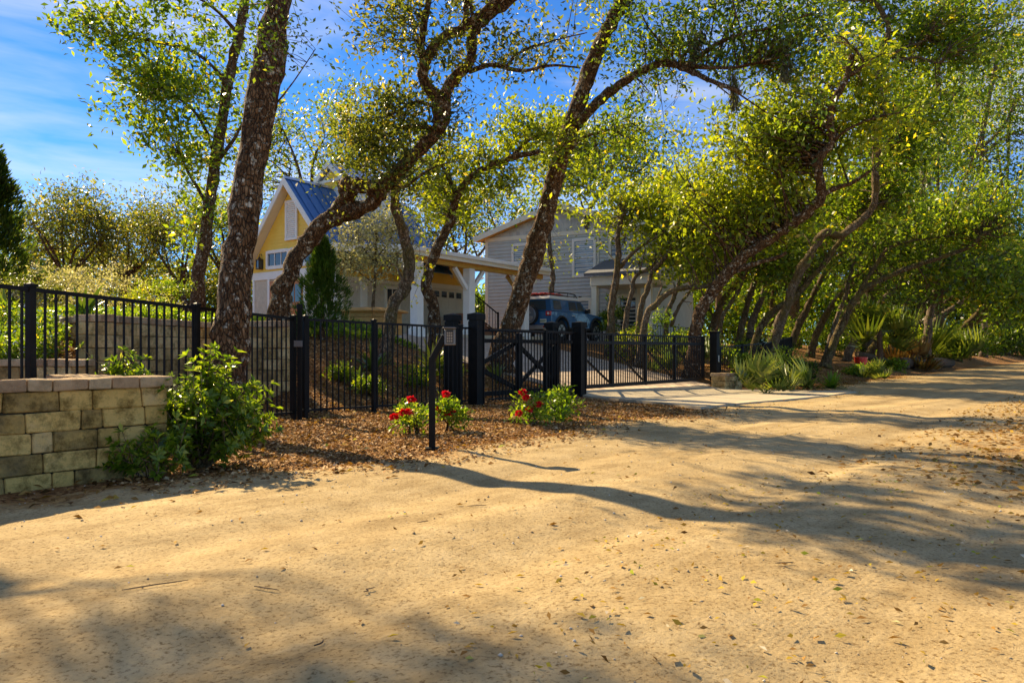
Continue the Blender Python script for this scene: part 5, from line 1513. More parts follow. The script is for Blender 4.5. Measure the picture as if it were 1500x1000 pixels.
for i_, (px, Y, dx, up_, bk, lab) in enumerate(xs_):
    t = T_('oak_tree', lab, px, Y, bk, 'leaf_oak', 140 + i_, 'leaning oaks along the sandy road')
    by = 513 - (t.base.z - 1) * 1050 / Y
    q_ = [(px + dx * 0.16, by - up_ * 0.25), (px + dx * 0.38, by - up_ * 0.50), (px + dx * 0.72, by - up_ * 0.74), (px + dx * 1.15, by - up_ * 0.95)]
    jj = random.Random(i_)
    t.limb([t.base] + [W(a + jj.uniform(-5, 5), b_, Y - 0.8 * k) for k, (a, b_) in enumerate(q_)], 0.0055 * Y, 0.0026 * Y, 9, 6, 0.09, 0.15)
    e0 = q_[2]
    t.limb([W(e0[0], e0[1], Y - 1.6), W(e0[0] + dx * 0.10, e0[1] - up_ * 0.22, Y - 1.2), W(e0[0] + dx * 0.32, e0[1] - up_ * 0.48, Y - 1.0)], 0.0024 * Y, 0.001 * Y, 7, 5)
    for (ex, ey, rx, ry, n) in ((q_[3][0], q_[3][1] - 10, 52, 30, 40), (e0[0] + dx * 0.3, e0[1] - up_ * 0.5, 48, 30, 36), (q_[3][0] + 30, q_[3][1] + 22, 36, 16, 16)):
        t.blob(ex, ey, Y - 2, rx, ry, n, L=0.0055 * Y, tint_mu=0.42)
    t.done()

# background trees
def bg_tree(label, px, Y, top_py, w, leaf, seed, n=150, bark='bark_brown', tint=0.4, L=0.24, per=42, low=0.35, group='trees behind the houses and road', lean=0):
    t = T_('oak_tree', label, px, Y, bark, leaf, seed, group)
    zt = W(px, top_py, Y).z; zb = t.base.z; h = zt - zb
    wm = w / 1050 * Y
    rs = t.rs
    fork = t.base + Vector((rs.normal(0, 0.15) + lean * 0.3, 0, h * 0.38))
    t.limb([t.base, t.base + Vector((rs.normal(0, 0.2), rs.normal(0, 0.2), h * 0.2)), fork], min(0.4, 0.016 * h + 0.05), min(0.3, 0.013 * h + 0.03), 8, 4, 0.08, 0.2)
    ends = []
    for k in range(6):
        an = 2 * math.pi * k / 6 + rs.normal(0, 0.3)
        e = fork + Vector((math.cos(an) * wm * 0.7 + lean, math.sin(an) * wm * 0.6, h * rs.uniform(0.18, 0.5)))
        m_ = fork.lerp(e, 0.5) + Vector(rs.normal(0, 0.06 * h, 3))
        t.limb([fork, m_, e], min(0.2, 0.009 * h + 0.02), 0.02, 6, 5)
        ends.append(e)
    C = []
    cz_, rz_ = zb + h * (0.5 + low * 0.5), h * (0.5 - low * 0.5)
    for k in range(5):      # uneven lobes
        ox, oy, oz = rs.uniform(-0.75, 0.75), rs.uniform(-0.5, 0.5), rs.uniform(-0.55, 0.55)
        sz_ = rs.uniform(0.42, 0.80)
        C.append(t.sprigs((fork.x + lean * 0.6 + ox * wm, fork.y + oy * wm, cz_ + oz * rz_), (wm * sz_, wm * sz_ * 0.7, rz_ * sz_), int(n * 3.4 / 5), 0.4 * wm + 1.5, 0.3, min(2.6, Y / 18)))
    C = np.vstack(C)
    C[:, 2] = np.maximum(C[:, 2], hgt(C[:, 0], C[:, 1]) + 0.3)
    t.foliage(C, max(7, per // 5), 0.20 * min(2.6, Y / 18), L * 1.15, 0, tint_mu=tint)
    t.done()
for a in (
    ('olive brown oak against the sky at the far left beyond the bed', 100, 34, 275, 75, 'leaf_olive', 61, 260, 'bark_brown', 0.55, 0.17),
    ('olive brown oak in the gap left of the slim dark trunk', 190, 37, 262, 72, 'leaf_olive', 62, 240, 'bark_brown', 0.55, 0.17),
    ('bare limbed oak beside the slim dark trunk at the left', 262, 34, 290, 50, 'leaf_olive', 63, 150, 'bark_brown', 0.5, 0.15),
    ('low leafy oak behind the conifer at the left edge', 40, 40, 300, 65, 'leaf_oak', 64, 220, 'bark_brown', 0.5, 0.18),
    ('oak showing left of the yellow gable behind the big trunk', 335, 42, 250, 50, 'leaf_yellow', 65, 220, 'bark_brown', 0.35, 0.2),
    ('tall airy oak behind the yellow house ridge', 455, 36, 130, 70, 'leaf_oak', 66, 260, 'bark_brown', 0.6, 0.19),
    ('airy oak behind the roof monitor of the yellow house', 555, 38, 165, 65, 'leaf_olive', 67, 220, 'bark_brown', 0.55, 0.19),
    ('leafy oak between the two houses', 668, 40, 235, 62, 'leaf_olive', 68, 240, 'bark_brown', 0.5, 0.2),
    ('oak spreading above the grey house roof', 745, 48, 225, 62, 'leaf_oak', 69, 140, 'bark_brown', 0.6, 0.24),
    ('yellow green oak behind the right end of the grey house', 960, 46, 235, 75, 'leaf_yellow', 70, 170, 'bark_tan', 0.3, 0.24),
    ('rounded oak between the grey house and the row of oaks', 1050, 50, 170, 85, 'leaf_yellow', 71, 190, 'bark_tan', 0.3, 0.25),
    ('deep green oak behind the kinked oak of the row', 1165, 46, 120, 85, 'leaf_oak', 72, 200, 'bark_tan', 0.45, 0.25),
    ('deep green oak behind the tall twisting oak', 1270, 44, 90, 85, 'leaf_oak', 73, 200, 'bark_tan', 0.5, 0.25),
    ('green oak filling the sky above the road at the right', 1375, 52, 40, 95, 'leaf_oak', 74, 240, 'bark_tan', 0.5, 0.28),
    ('green oak in the top right corner over the road', 1475, 86, -20, 95, 'leaf_oak', 75, 240, 'bark_tan', 0.55, 0.28),
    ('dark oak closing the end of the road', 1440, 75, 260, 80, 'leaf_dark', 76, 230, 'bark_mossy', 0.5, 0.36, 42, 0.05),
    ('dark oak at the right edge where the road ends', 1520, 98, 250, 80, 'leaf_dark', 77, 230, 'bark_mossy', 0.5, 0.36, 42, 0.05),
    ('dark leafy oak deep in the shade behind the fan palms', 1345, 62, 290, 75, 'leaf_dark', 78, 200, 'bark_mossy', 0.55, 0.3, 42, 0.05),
    ('shaded oak behind the garden fence among the row', 1240, 54, 280, 70, 'leaf_oak', 79, 170, 'bark_mossy', 0.3, 0.28, 42, 0.1),
    ('shaded oak behind the stout leaning oak', 1130, 48, 300, 55, 'leaf_oak', 80, 120, 'bark_mossy', 0.35, 0.25, 42, 0.1)):
    bg_tree(*a)

# the far woods that close the view between the trunks
def woods(name, label, arcs, n, L, leaf, seed):
    rs = np.random.default_rng(seed); P = []
    for (p0, p1, Y0, Y1, top) in arcs:
        m_ = int(n * (p1 - p0) / sum(a[1] - a[0] for a in arcs))
        px = rs.uniform(p0, p1, m_); Y = rs.uniform(Y0, Y1, m_)
        x = (px - 750) / 1050 * Y
        lump = fbm(x, Y, 0.16, seed * 1.3) * 1.5
        z = hgt(x, Y) + top * lump * rs.random(m_) ** 0.8
        P.append(np.column_stack([x, Y, z]))
    C = np.vstack(P)
    V, F, T = spray(C, 9, L * 1.6, L, rs, 0.45, 0.22)
    LEAVES[0] += len(F)
    return tag(link(name, quads_mesh(name, V, F, T), leaf), label, 'woods', None, 'stuff')
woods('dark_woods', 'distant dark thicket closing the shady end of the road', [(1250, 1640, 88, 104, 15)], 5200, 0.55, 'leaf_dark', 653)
woods('far_woods', 'distant green thicket seen between the trunks and houses', [(560, 900, 56, 64, 6.5), (880, 1300, 58, 70, 8.5)], 7000, 0.46, 'leaf_oak', 651)
woods('far_hedge', 'distant olive thicket behind the garden at the left', [(-80, 380, 44, 52, 6.0)], 5200, 0.30, 'leaf_olive', 652)
# trees standing to the left of the picture, whose shade falls on the road
def shade_tree(label, x, y, h, w, seed, n, hub=None):
    b_ = Vector((x, y, hz(x, y) - 0.05))
    t = Tree('oak_tree', label, 'tree', b_, 'bark_brown', 'leaf_oak', seed, 'oaks just left of the picture')
    fork = b_ + Vector((2.0, 1.2, h * 0.8))
    t.limb([b_, b_ + Vector((0.1, 0.1, h * 0.25)), fork], 0.24, 0.16, 9, 5, 0.06, 0.2)
    for k in range(6):
        an = 2 * math.pi * k / 6
        e = fork + Vector((math.cos(an) * w * 0.8, math.sin(an) * w * 0.8, h * t.rs.uniform(0.15, 0.28)))
        t.limb([fork, fork.lerp(e, 0.5) + Vector(t.rs.normal(0, 0.3, 3)), e], 0.028, 0.010, 6, 5)
    C = t.sprigs((fork.x, fork.y, b_.z + h * 1.05), (w, w, h * 0.10), n * 3)
    t.foliage(C, 14, 0.20, 0.09, 0)
    t.done()
shade_tree('oak just outside the left edge, its shade on the near road', -11.0, 9.3, 7.4, 1.5, 91, 150)

# conifer at the far left, cypress by the door
def conifer(name, label, base, h, w, leaf, seed, n, L, per=30):
    t = Tree(name, label, 'tree', base, 'bark_brown', leaf, seed)
    t.limb([t.base, t.base + Vector((0, 0, h * 0.5)), t.base + Vector((0.05, 0, h * 0.97))], 0.02 * h + 0.02, 0.01, 8, 5, 0.03)
    k = t.rs.random(n) ** 0.75
    an = t.rs.random(n) * 2 * math.pi
    rr = (w * (1 - k) ** 0.75 * (0.30 + 0.75 * t.rs.random(n)) + 0.03) * (1 + 0.38 * np.sin(an * 3 + k * 17) + 0.15 * np.sin(an * 7 - k * 40))
    C = np.column_stack([np.cos(an) * rr, np.sin(an) * rr, 0.05 * h + k * h * 0.95]) + np.array(t.base)
    off = np.repeat(C, per, 0)
    m_ = len(off)
    axis_ = unit(np.column_stack([np.repeat(np.cos(an), per), np.repeat(np.sin(an), per), np.full(m_, 1.3)]) + t.rs.normal(0, 0.25, (m_, 3)))
    pos = off + t.rs.normal(0, 1, (m_, 3)) * np.array([0.05, 0.05, 0.09]) * h * 0.12 * 2 - np.array(t.base)
    V, F = leaf_arrays(pos, axis_, unit(t.rs.normal(size=(m_, 3))), L * t.rs.uniform(0.6, 1.3, m_), 0.22, 0.05)
    t.parts.append((V, F, np.clip(t.rs.normal(0.5, 0.22, m_), 0, 1)))
    LEAVES[0] += m_
    t.done()
conifer('conifer', 'dark pointed conifer at the left edge against the sky', G(-8, 24, 0), 5.9, 1.35, 'leaf_dark', 101, 420, 0.22)
conifer('cypress', 'bushy dark green cypress in front of the yellow house', G(472, 15.8, 0), 2.2, 0.62, 'leaf_cypress', 102, 620, 0.085, 34)

# ------------------------------------------------------------------ timber planter with the silvery tree
pc = G(545, 19.5, 0)
pln = thing('timber_planter', 'octagonal cedar planter box with a sloped timber rim', 'planter', (pc.x, pc.y, pc.z + 0.14))
for k in range(8):
    a0, a1 = k * math.pi / 4 + 0.2, (k + 1) * math.pi / 4 + 0.2
    for j in range(4):
        r0_, z0_ = 0.78, j * 0.155
        p = Vector((math.cos(a0) * r0_, math.sin(a0) * r0_, z0_ + 0.075)); q = Vector((math.cos(a1) * r0_, math.sin(a1) * r0_, z0_ + 0.075))
        MB().bar(p, q, 0.05, 0.147).build('plank', 'wood_cedar', pln, 0.006)
    p0, p1 = [Vector((math.cos(a) * 0.70, math.sin(a) * 0.70, 0.68)) for a in (a0 + 0.01, a1 - 0.01)]
    q0, q1 = [Vector((math.cos(a) * 0.98, math.sin(a) * 0.98, 0.60)) for a in (a0 + 0.01, a1 - 0.01)]
    MB().poly([p0, p1, q1, q0], (0, 0, 0.04)).build('rim_board', 'wood_cedar', pln, 0.006)
MB().disc((0, 0, 0.50), (0, 0, 1), 0.70, 0.2, 8).build('soil', 'mulch_ground', pln)
t = Tree('silver_tree', 'small silvery leaved tree growing in the cedar planter', 'tree', pc + Vector((0, 0, 0.68)), 'bark_tan', 'leaf_silver', 103)
t.limb([t.base] + pts((547, 440, 19.5), (549, 415, 19.5), (550, 380, 19.5), (552, 345, 19.4)), 0.055, 0.025, 8, 5, 0.06)
for q in (((548, 415, 19.5), (530, 402, 19.4), (512, 385, 19.3)), ((549, 408, 19.5), (570, 392, 19.5), (588, 378, 19.6)), ((550, 385, 19.5), (533, 365, 19.4), (522, 345, 19.3)), ((550, 378, 19.5), (568, 358, 19.5), (578, 335, 19.5))):
    t.limb(pts(*q), 0.022, 0.008, 5, 5)
t.blob(548, 355, 19.5, 48, 42, 120, per=34, rad=0.20, L=0.075, twig=0.5, tint_mu=0.6)
t.blob(520, 375, 19.4, 26, 26, 34, per=34, rad=0.20, L=0.075, twig=0.5)
t.done()

# ------------------------------------------------------------------ shrubs and plants
def shrub(name, label, base, r, h, leaf, seed, n, per=34, L=0.07, rad=0.10, tint=0.5, group=None, stems=8, cat='shrub', width=0.45):
    base = Vector(base)
    root = thing(name, label, cat, base, 0, group)
    rs = np.random.default_rng(seed)
    C = blob_points((0, 0, h * 0.56), (r, r, h * 0.46), n, rs, max(5, n // 5))
    C[:, 2] = np.maximum(C[:, 2], 0.05)
    V, F, T = spray(C, per, rad, L, rs, tint, 0.2, 0.5, 0.8, width=width)
    LEAVES[0] += len(F)
    link('foliage', quads_mesh('foliage', V, F, T), leaf, root)
    mb = MB()
    for k in range(stems):
        e = C[rs.integers(0, n)]
        mb.tube([Vector((rs.normal(0, 0.05), rs.normal(0, 0.05), -0.05)), Vector(e * np.array([0.4, 0.4, 0.55])), Vector(e)], [0.012, 0.009, 0.004], 5, False)
    mb.build('stems', 'bark_brown', root, smooth=True)
    return root

# near bush at the wall end: leaves in whorls along many stems
def whorl_bush(name, label, base, stems, seed, leaf='leaf_bright', L=0.075):
    base = Vector(base); root = thing(name, label, 'shrub', base)
    rs = np.random.default_rng(seed); wood = MB(); P = []; D = []; NN = []; LL = []
    def whorl(c, d, k, ln):
        for _ in range(k):
            o = unit(rs.normal(size=(1, 3)))[0]; o = o - d * o.dot(d); o /= np.linalg.norm(o) + 1e-6
            dr = o * 0.9 + d * rs.uniform(0.25, 0.8); dr /= np.linalg.norm(dr)
            P.append(c); D.append(dr); NN.append(d + rs.normal(0, 0.25, 3)); LL.append(ln * rs.uniform(0.7, 1.2))
    for (tx, ty, tz) in stems:
        e = np.array([tx, ty, tz]); s0_ = np.array([tx * 0.12, ty * 0.12, 0])
        m_ = s0_ * 0.4 + e * 0.6 + rs.normal(0, 0.03, 3) - np.array([tx, ty, 0]) * 0.12
        C = catmull([s0_, m_, e], 7)
        wood.tube([Vector(c) for c in C], list(np.linspace(0.009, 0.0035, len(C))), 5, False)
        for i in range(4, len(C)):
            d = C[i] - C[i - 1]; d /= np.linalg.norm(d)
            whorl(C[i], d, 5 if i < len(C) - 1 else 9, L)
        for k in range(rs.integers(2, 5)):       # side twigs
            i = rs.integers(5, len(C) - 1); q = C[i]
            tip = q + rs.normal(0, 0.10, 3) + np.array([0, 0, 0.09])
            wood.tube([Vector(q), Vector(tip)], [0.004, 0.0025], 4, False)
            d = tip - q; d /= np.linalg.norm(d)
            whorl(tip, d, 8, L); whorl(q * 0.45 + tip * 0.55, d, 4, L)
    P = np.array(P); D = np.array(D); NN = unit(np.array(NN)); LL = np.array(LL)
    V, F = leaf_arrays(P, unit(D), NN, LL, 0.38, 0.06, 0.12)
    LEAVES[0] += len(F)
    ob = link('foliage', quads_mesh('foliage', V, F, np.clip(rs.normal(0.5, 0.22, len(F)), 0, 1)), leaf, root)
    ob['kind'] = 'stuff'
    wood.build('stems', 'bark_tan', root, smooth=True)
rb_ = random.Random(3)
bs = G(292, 6.15)
stm = []
for k in range(70):
    an = rb_.uniform(0, 2 * math.pi); rr = 0.55 * math.sqrt(rb_.random())
    hh = (0.95 - 0.75 * (rr / 0.62) ** 1.6) * rb_.uniform(0.65, 1.0)
    stm.append((math.cos(an) * rr + 0.06, math.sin(an) * rr * 0.75, max(0.16, hh)))
stm += [(0.10, 0.0, 1.02), (0.02, 0.05, 0.98), (0.22, 0.1, 0.93), (0.60, 0.0, 0.62), (0.58, 0.1, 0.42), (0.50, -0.1, 0.72), (0.66, 0, 0.33)]
whorl_bush('leafy_bush', 'bright glossy leaved bush at the end of the roadside block wall', bs, stm, 5)
bs2 = G(222, 5.55)
whorl_bush('leafy_bush', 'small low bush sprawling in front of the roadside block wall', bs2, [(0.0, 0, 0.40), (-0.15, 0.0, 0.22), (0.12, 0.05, 0.30), (-0.32, 0.0, 0.14), (-0.42, 0.02, 0.10), (0.25, -0.05, 0.18), (0.1, -0.05, 0.2), (-0.2, -0.05, 0.16)], 6, L=0.07)
b3 = Vector((-3.75, 7.0, 0.35))
whorl_bush('leafy_bush', 'bright leaf tips showing over the roadside wall beside the pickets', b3, [(rb_.uniform(-0.22, 0.22), rb_.uniform(-0.12, 0.12), rb_.uniform(0.32, 0.50)) for k in range(16)], 7, L=0.07)

# roses
def rose(label, px, Y, r, h, blooms, seed):
    b_ = G(px, Y)
    root = shrub('rose_bush', label, b_, r, h, 'leaf_bright', seed, 34, 22, 0.065, 0.085, 0.45, 'red flowering bushes by the gate', 6, 'flower bush')
    rs = np.random.default_rng(seed)
    for (fx, fz) in blooms:
        n = 42
        d = unit(rs.normal(size=(n, 3)) + np.array([0, -0.2, 0.35]))
        V, F = leaf_arrays(d * 0.012, d, unit(rs.normal(size=(n, 3))), rs.uniform(0.04, 0.062, n), 0.85, 0.1)
        o = link('blossom', quads_mesh('blossom', V, F, rs.random(n)), 'petal', root)
        o.location = (fx, -r * 0.75, fz); o.scale = (1.05, 1, 0.8)
rose('red flowering bush left of the keypad stand', 605, 8.6, 0.21, 0.36, [(-0.20, 0.22), (-0.02, 0.28), (0.0, 0.42), (-0.1, 0.27)], 201)
rose('red flowering bush just right of the keypad stand', 657, 9.0, 0.18, 0.36, [(-0.02, 0.46), (0.05, 0.24), (-0.12, 0.27), (0.0, 0.235)], 202)
rose('red flowering bush below the crossed gate braces', 776, 9.7, 0.22, 0.38, [(-0.10, 0.44), (-0.05, 0.37), (0.12, 0.28), (-0.15, 0.16), (0.0, 0.22)], 203)
shrub('green_bush', 'small plain green bush at the foot of the driveway gate post', G(818, 10.3), 0.22, 0.44, 'leaf_bright', 204, 40, 22, 0.075, 0.09, 0.35)

def strap_plant(name, label, base, n, L, seed, leaf='leaf_palm', w=0.035, spread=0.75, group=None, cat='plant'):
    """sword leaved clump, each leaf a part"""
    root = thing(name, label, cat, base, 0, group)
    rs = np.random.default_rng(seed)
    mes = []
    for v in range(3):
        k = 7; V = []; F = []
        bend = (0.15, 0.45, 0.9)[v]
        for i in range(k):
            s_ = i / (k - 1)
            x = s_ * math.sin(bend * s_); z = s_ * math.cos(bend * s_ * 0.9)
            ww = w / L * 0.5 * (1 - s_ ** 2.2) * (0.6 + 1.2 * min(s_ * 3, 1)) + 0.001
            V += [(x, -ww, z + 0.012 * (1 - s_)), (x, 0, z), (x, ww, z + 0.012 * (1 - s_))]
        for i in range(k - 1):
            a = i * 3
            F += [(a, a + 1, a + 4, a + 3), (a + 1, a + 2, a + 5, a + 4)]
        me = quads_mesh('leaf', np.array(V), np.array(F), rs.uniform(0.2, 1.0) * np.ones(len(F)), True)
        me.materials.append(MATS[leaf]); mes.append(me)
    for i in range(n):
        o = bpy.data.objects.new('leaf', mes[i % 3]); COL.objects.link(o); o.parent = root
        s_ = L * rs.uniform(0.65, 1.1)
        o.scale = (s_, s_, s_)
        o.rotation_euler = (0, rs.uniform(0.05, spread), rs.uniform(0, 2 * math.pi))
    return root
gsw = 'sword leaved clumps on the bank'
strap_plant('sword_plant', 'pale sword leaved clump on the bank edge under the S-curved trunk', G(548, 14.2), 34, 0.75, 301, w=0.05, spread=0.95, group=gsw)
strap_plant('sword_plant', 'tall sword leaved clump in front of the carport post', G(632, 15.0), 36, 0.85, 302, w=0.05, spread=0.8, group=gsw)
strap_plant('sword_plant', 'small upright sword leaved clump halfway up the mulch bank', G(523, 13.0), 14, 0.42, 303, w=0.04, spread=0.35, group=gsw)
strap_plant('sword_plant', 'arching sword leaved clump behind the crossed gate braces', G(728, 15.7), 26, 0.6, 304, w=0.04, spread=0.8, group=gsw)
strap_plant('sword_plant', 'sword leaves behind the flowering bed at the left edge', G(8, 11.6), 22, 0.75, 305, w=0.05, spread=0.5, group=gsw)
strap_plant('sword_plant', 'sword leaves rising behind the upper block wall corner', G(122, 11.3), 22, 0.7, 306, w=0.045, spread=0.55, group=gsw)
strap_plant('sword_plant', 'low sword leaved clump above the shaded retaining wall', G(208, 12.0), 18, 0.5, 307, w=0.04, spread=0.6, group=gsw)

def palm(name, label, base, n, L, seed, trunk=0.0, group=None, spread=(0.25, 1.25), leaf='leaf_palm', blades=17):
    root = thing(name, label, 'palm', base, 0, group)
    rs = np.random.default_rng(seed)
    mes = []
    for v in range(3):
        P = []; Fq = []; tn = []
        mb = MB()
        # petiole
        st_ = 0.5
        def addq(q): 
            k = len(P); P.extend(q); Fq.append((k, k + 1, k + 2, k + 3))
        addq([(-0.008, 0, 0), (0.008, 0, 0), (0.008, 0, st_), (-0.008, 0, st_)]); tn.append(0.6)
        addq([(0, -0.008, 0), (0, 0.008, 0), (0, 0.008, st_), (0, -0.008, st_)]); tn.append(0.6)
        for i in range(blades):
            a = (i / (blades - 1) - 0.5) * R(230)
            ln = (0.62 - 0.16 * abs(a) / 2) * rs.uniform(0.9, 1.08)
            d = np.array([math.sin(a), 0, math.cos(a)]); sdv = np.array([math.cos(a), 0, -math.sin(a)])
            dr = 0.10 + 0.14 * v
            c0 = np.array([0, 0, st_]); c1 = c0 + d * ln * 0.5 + np.array([0, 0.05, 0]); c2 = c0 + d * ln + np.array([0, -dr, 0]) 
            w_ = 0.042
            addq([tuple(c0), tuple(c1 + sdv * w_), tuple(c2), tuple(c1 - sdv * w_ + np.array([0, 0.012, 0]))]); tn.append(rs.uniform(0.15, 1))
        me = quads_mesh('frond', np.array(P), np.array(Fq), np.array(tn)); me.materials.append(MATS[leaf]); mes.append(me)
    if trunk:
        MB().tube([Vector((0, 0, -0.1)), Vector((0.04, 0, trunk * 0.5)), Vector((0, 0, trunk))], [0.16, 0.13, 0.12], 10).build('trunk', 'log_wood', root)
    for i in range(n):
        o = bpy.data.objects.new('frond', mes[i % 3]); COL.objects.link(o); o.parent = root
        s_ = L * rs.uniform(0.75, 1.1); o.scale = (s_, s_, s_)
        o.location = (0, 0, trunk)
        o.rotation_euler = (-rs.uniform(*spread), 0, rs.uniform(0, 2 * math.pi))
    return root
gp = 'fan palms under the oaks'
palm('fan_palm', 'large fan palm at the road edge beside the gate pier', G(1122, 18.6), 15, 1.1, 401, 0, gp)
palm('fan_palm', 'fan palm bending over behind the large one by the gate pier', G(1160, 20.0), 9, 0.9, 402, 0, gp)
palm('fan_palm', 'tall trunked fan palm standing before the dark oaks', G(1288, 34.5), 24, 1.8, 403, 1.9, gp, (0.4, 2.2))
palm('fan_palm', 'broad fan palm where the road turns out of sight', G(1388, 47.0), 22, 2.5, 404, 0.5, gp, (0.4, 1.6))
palm('fan_palm', 'low fan palm on the litter slope under the tall one', G(1282, 27.5), 12, 0.8, 405, 0, gp)
palm('fan_palm', 'sunny fan palm behind the gate between the leaning trunks', G(1012, 23.8), 18, 0.95, 406, 0.2, gp, (0.2, 1.3))
palm('fan_palm', 'half hidden fan palm behind the gate rail', G(972, 22.8), 12, 0.8, 407, 0, gp)
palm('dead_palm', 'withered brown palm fronds beside the shaded logs', G(1335, 40.0), 16, 1.7, 408, 0.4, None, (0.6, 1.9), 'leaf_dead')
strap_plant('fern_clump', 'lime green fern clump at the road edge right of the palms', G(1218, 21.5), 60, 0.62, 409, 'leaf_bright', 0.07, 1.25, None, 'fern')
strap_plant('fern_clump', 'dark green fern clump between the palms and the lime fern', G(1185, 21.8), 34, 0.6, 410, 'leaf_palm', 0.07, 1.2, None, 'fern')

# shrubs on the mulch bank and among the oaks
for i, (px, Y, r, h, lf, lab) in enumerate((
    (500, 13.2, 0.18, 0.28, 'leaf_oak', 'low green shrub on the mulch bank left of the fence post'),
    (540, 12.7, 0.22, 0.34, 'leaf_oak', 'low green shrub on the mulch bank right behind the fence post'),
    (613, 14.0, 0.28, 0.45, 'leaf_oak', 'leafy shrub on the bank behind the keypad fence panel'),
    (655, 15.2, 0.3, 0.45, 'leaf_bright', 'bright shrub behind the left gate posts'),
    (897, 31.5, 0.5, 1.7, 'leaf_bright', 'leafy shrub at the nose of the blue car'),
    (925, 24.5, 0.55, 1.1, 'leaf_yellow', 'yellow shrub between the first leaning trunks'),
    (960, 27.0, 0.9, 1.6, 'leaf_bright', 'bright shrub behind the leaning trunks by the porch'),
    (1000, 26.5, 0.8, 1.3, 'leaf_oak', 'shrub mass under the stout leaning oak'),
    (1045, 25.5, 0.7, 1.0, 'leaf_oak', 'shrub behind the latch post'),
    (1085, 28.0, 0.7, 0.9, 'leaf_yellow', 'yellow green shrub on the red litter slope'),
    (1160, 23.5, 0.55, 1.5, 'leaf_bright', 'upright leafy shrub behind the large fan palm'),
    (1175, 22.8, 0.4, 0.8, 'leaf_dark', 'dark shrub against the far fence'),
    (1120, 31.0, 0.8, 1.2, 'leaf_dark', 'dark shrub beyond the climbing fence'),
    (1080, 21.6, 0.35, 1.0, 'leaf_oak', 'narrow shrub behind the fence next to the pier'),
    (1310, 36.5, 0.5, 0.4, 'leaf_oak', 'low green clump on the litter mound'),
    (1350, 42.0, 0.6, 0.45, 'leaf_dark', 'low dark clump before the logs'),
    (1255, 30.5, 0.35, 0.3, 'leaf_bright', 'small bright clump on the litter mound'),
    (1420, 58.0, 1.8, 2.6, 'leaf_oak', 'bush closing the left side of the road end'),
    (1455, 72.0, 2.4, 2.8, 'leaf_dark', 'low bush at the end of the road'),
    (1490, 86.0, 3.2, 4.0, 'leaf_oak', 'green bush at the right of the road end'),
    (1370, 52.0, 1.8, 2.4, 'leaf_oak', 'bright bush seen between the dark trunks'),
    (1300, 48.0, 2.0, 2.4, 'leaf_oak', 'bush behind the tall fan palm'),
    (1230, 44.0, 1.8, 2.2, 'leaf_oak', 'bush behind the slope fence'),
    (1150, 42.0, 1.8, 2.0, 'leaf_oak', 'bush deep in the shady garden'),
    (75, 20.0, 1.1, 2.0, 'leaf_silver', 'pale grey green shrub behind the left flowering bed'),
    (165, 22.0, 1.3, 2.0, 'leaf_silver', 'pale grey green shrub in the middle of the left garden'),
    (120, 24.0, 1.2, 2.2, 'leaf_olive', 'olive shrub between the two pale shrubs'),
    (215, 21.0, 1.0, 1.5, 'leaf_yellow', 'yellow green shrub before the bare limbed oak'),
    (252, 19.0, 0.8, 1.2, 'leaf_bright', 'bright shrub left of the slim dark trunk'),
    (30, 18.0, 0.9, 1.5, 'leaf_olive', 'olive shrub at the left edge behind the sword leaves'))):
    k = Y / 16
    shrub('garden_shrub', lab, G(px, Y), r, h, lf, 500 + i, int(46 * max(1, (r * h) ** 0.6)), 30, 0.062 * max(1, k), 0.10 * max(1, k * 0.9) , 0.45)

# ground cover: dense small leaves over the planted terraces
def cover(name, label, poly, n, L, leaf, seed, hgt_=0.22, tint=0.5, flowers=0):
    rs = np.random.default_rng(seed)
    poly = np.array(poly)
    lo, hi = poly.min(0), poly.max(0)
    P = rs.uniform(lo, hi, (n * 4, 2))
    inside = np.zeros(len(P), bool); j = len(poly) - 1
    for i in range(len(poly)):
        a, b_ = poly[i], poly[j]
        c = ((a[1] > P[:, 1]) != (b_[1] > P[:, 1])) & (P[:, 0] < (b_[0] - a[0]) * (P[:, 1] - a[1]) / (b_[1] - a[1] + 1e-9) + a[0])
        inside ^= c; j = i
    P = P[inside][:n]
    lump = fbm(P[:, 0], P[:, 1], 1.6, seed)
    z = hgt(P[:, 0], P[:, 1]) + hgt_ * (0.2 + 1.2 * lump) * rs.random(len(P)) ** 0.6
    pos = np.column_stack([P, z])
    d = unit(rs.normal(size=(len(P), 3)) + np.array([0, 0, 0.6]))
    V, F = leaf_arrays(pos, d, unit(rs.normal(size=(len(P), 3)) + np.array([0, 0, 0.7])), L * rs.uniform(0.6, 1.3, len(P)), 0.5)
    LEAVES[0] += len(F)
    o = link(name, quads_mesh(name, V, F, np.clip(rs.normal(tint, 0.22, len(F)), 0, 1)), leaf)
    return tag(o, label, 'ground cover', None, 'stuff')
cover('ground_cover', 'bright leafy ground cover along the top of the mulch bank', [(-5.82, 13.22), (-4.46, 15.60), (-2.23, 17.91), (-4.16, 19.81), (-8.69, 15.26), (-8.51, 13.14)], 24000, 0.07, 'leaf_bright', 601, 0.24)
cover('ground_cover', 'leafy ground cover on the terrace above the shaded wall', [(-5.95, 10.2), (-5.55, 13.4), (-6.5, 15.5), (-9.5, 15), (-8.5, 11.2), (-6.9, 10.9)], 26000, 0.065, 'leaf_bright', 602, 0.26)
cover('flowering_bed', 'flowering green bed between the left block walls', [(-5.9, 9.1), (-6.1, 9.9), (-7.0, 10.6), (-8.8, 10.8), (-9.3, 9.0)], 16000, 0.06, 'leaf_oak', 603, 0.42, 0.5)
cover('white_blossoms', 'tiny white blossoms scattered over the left flowering bed', [(-5.9, 9.1), (-6.1, 9.9), (-7.0, 10.6), (-8.8, 10.8), (-9.3, 9.0)], 2600, 0.035, 'white_trim', 604, 0.50)

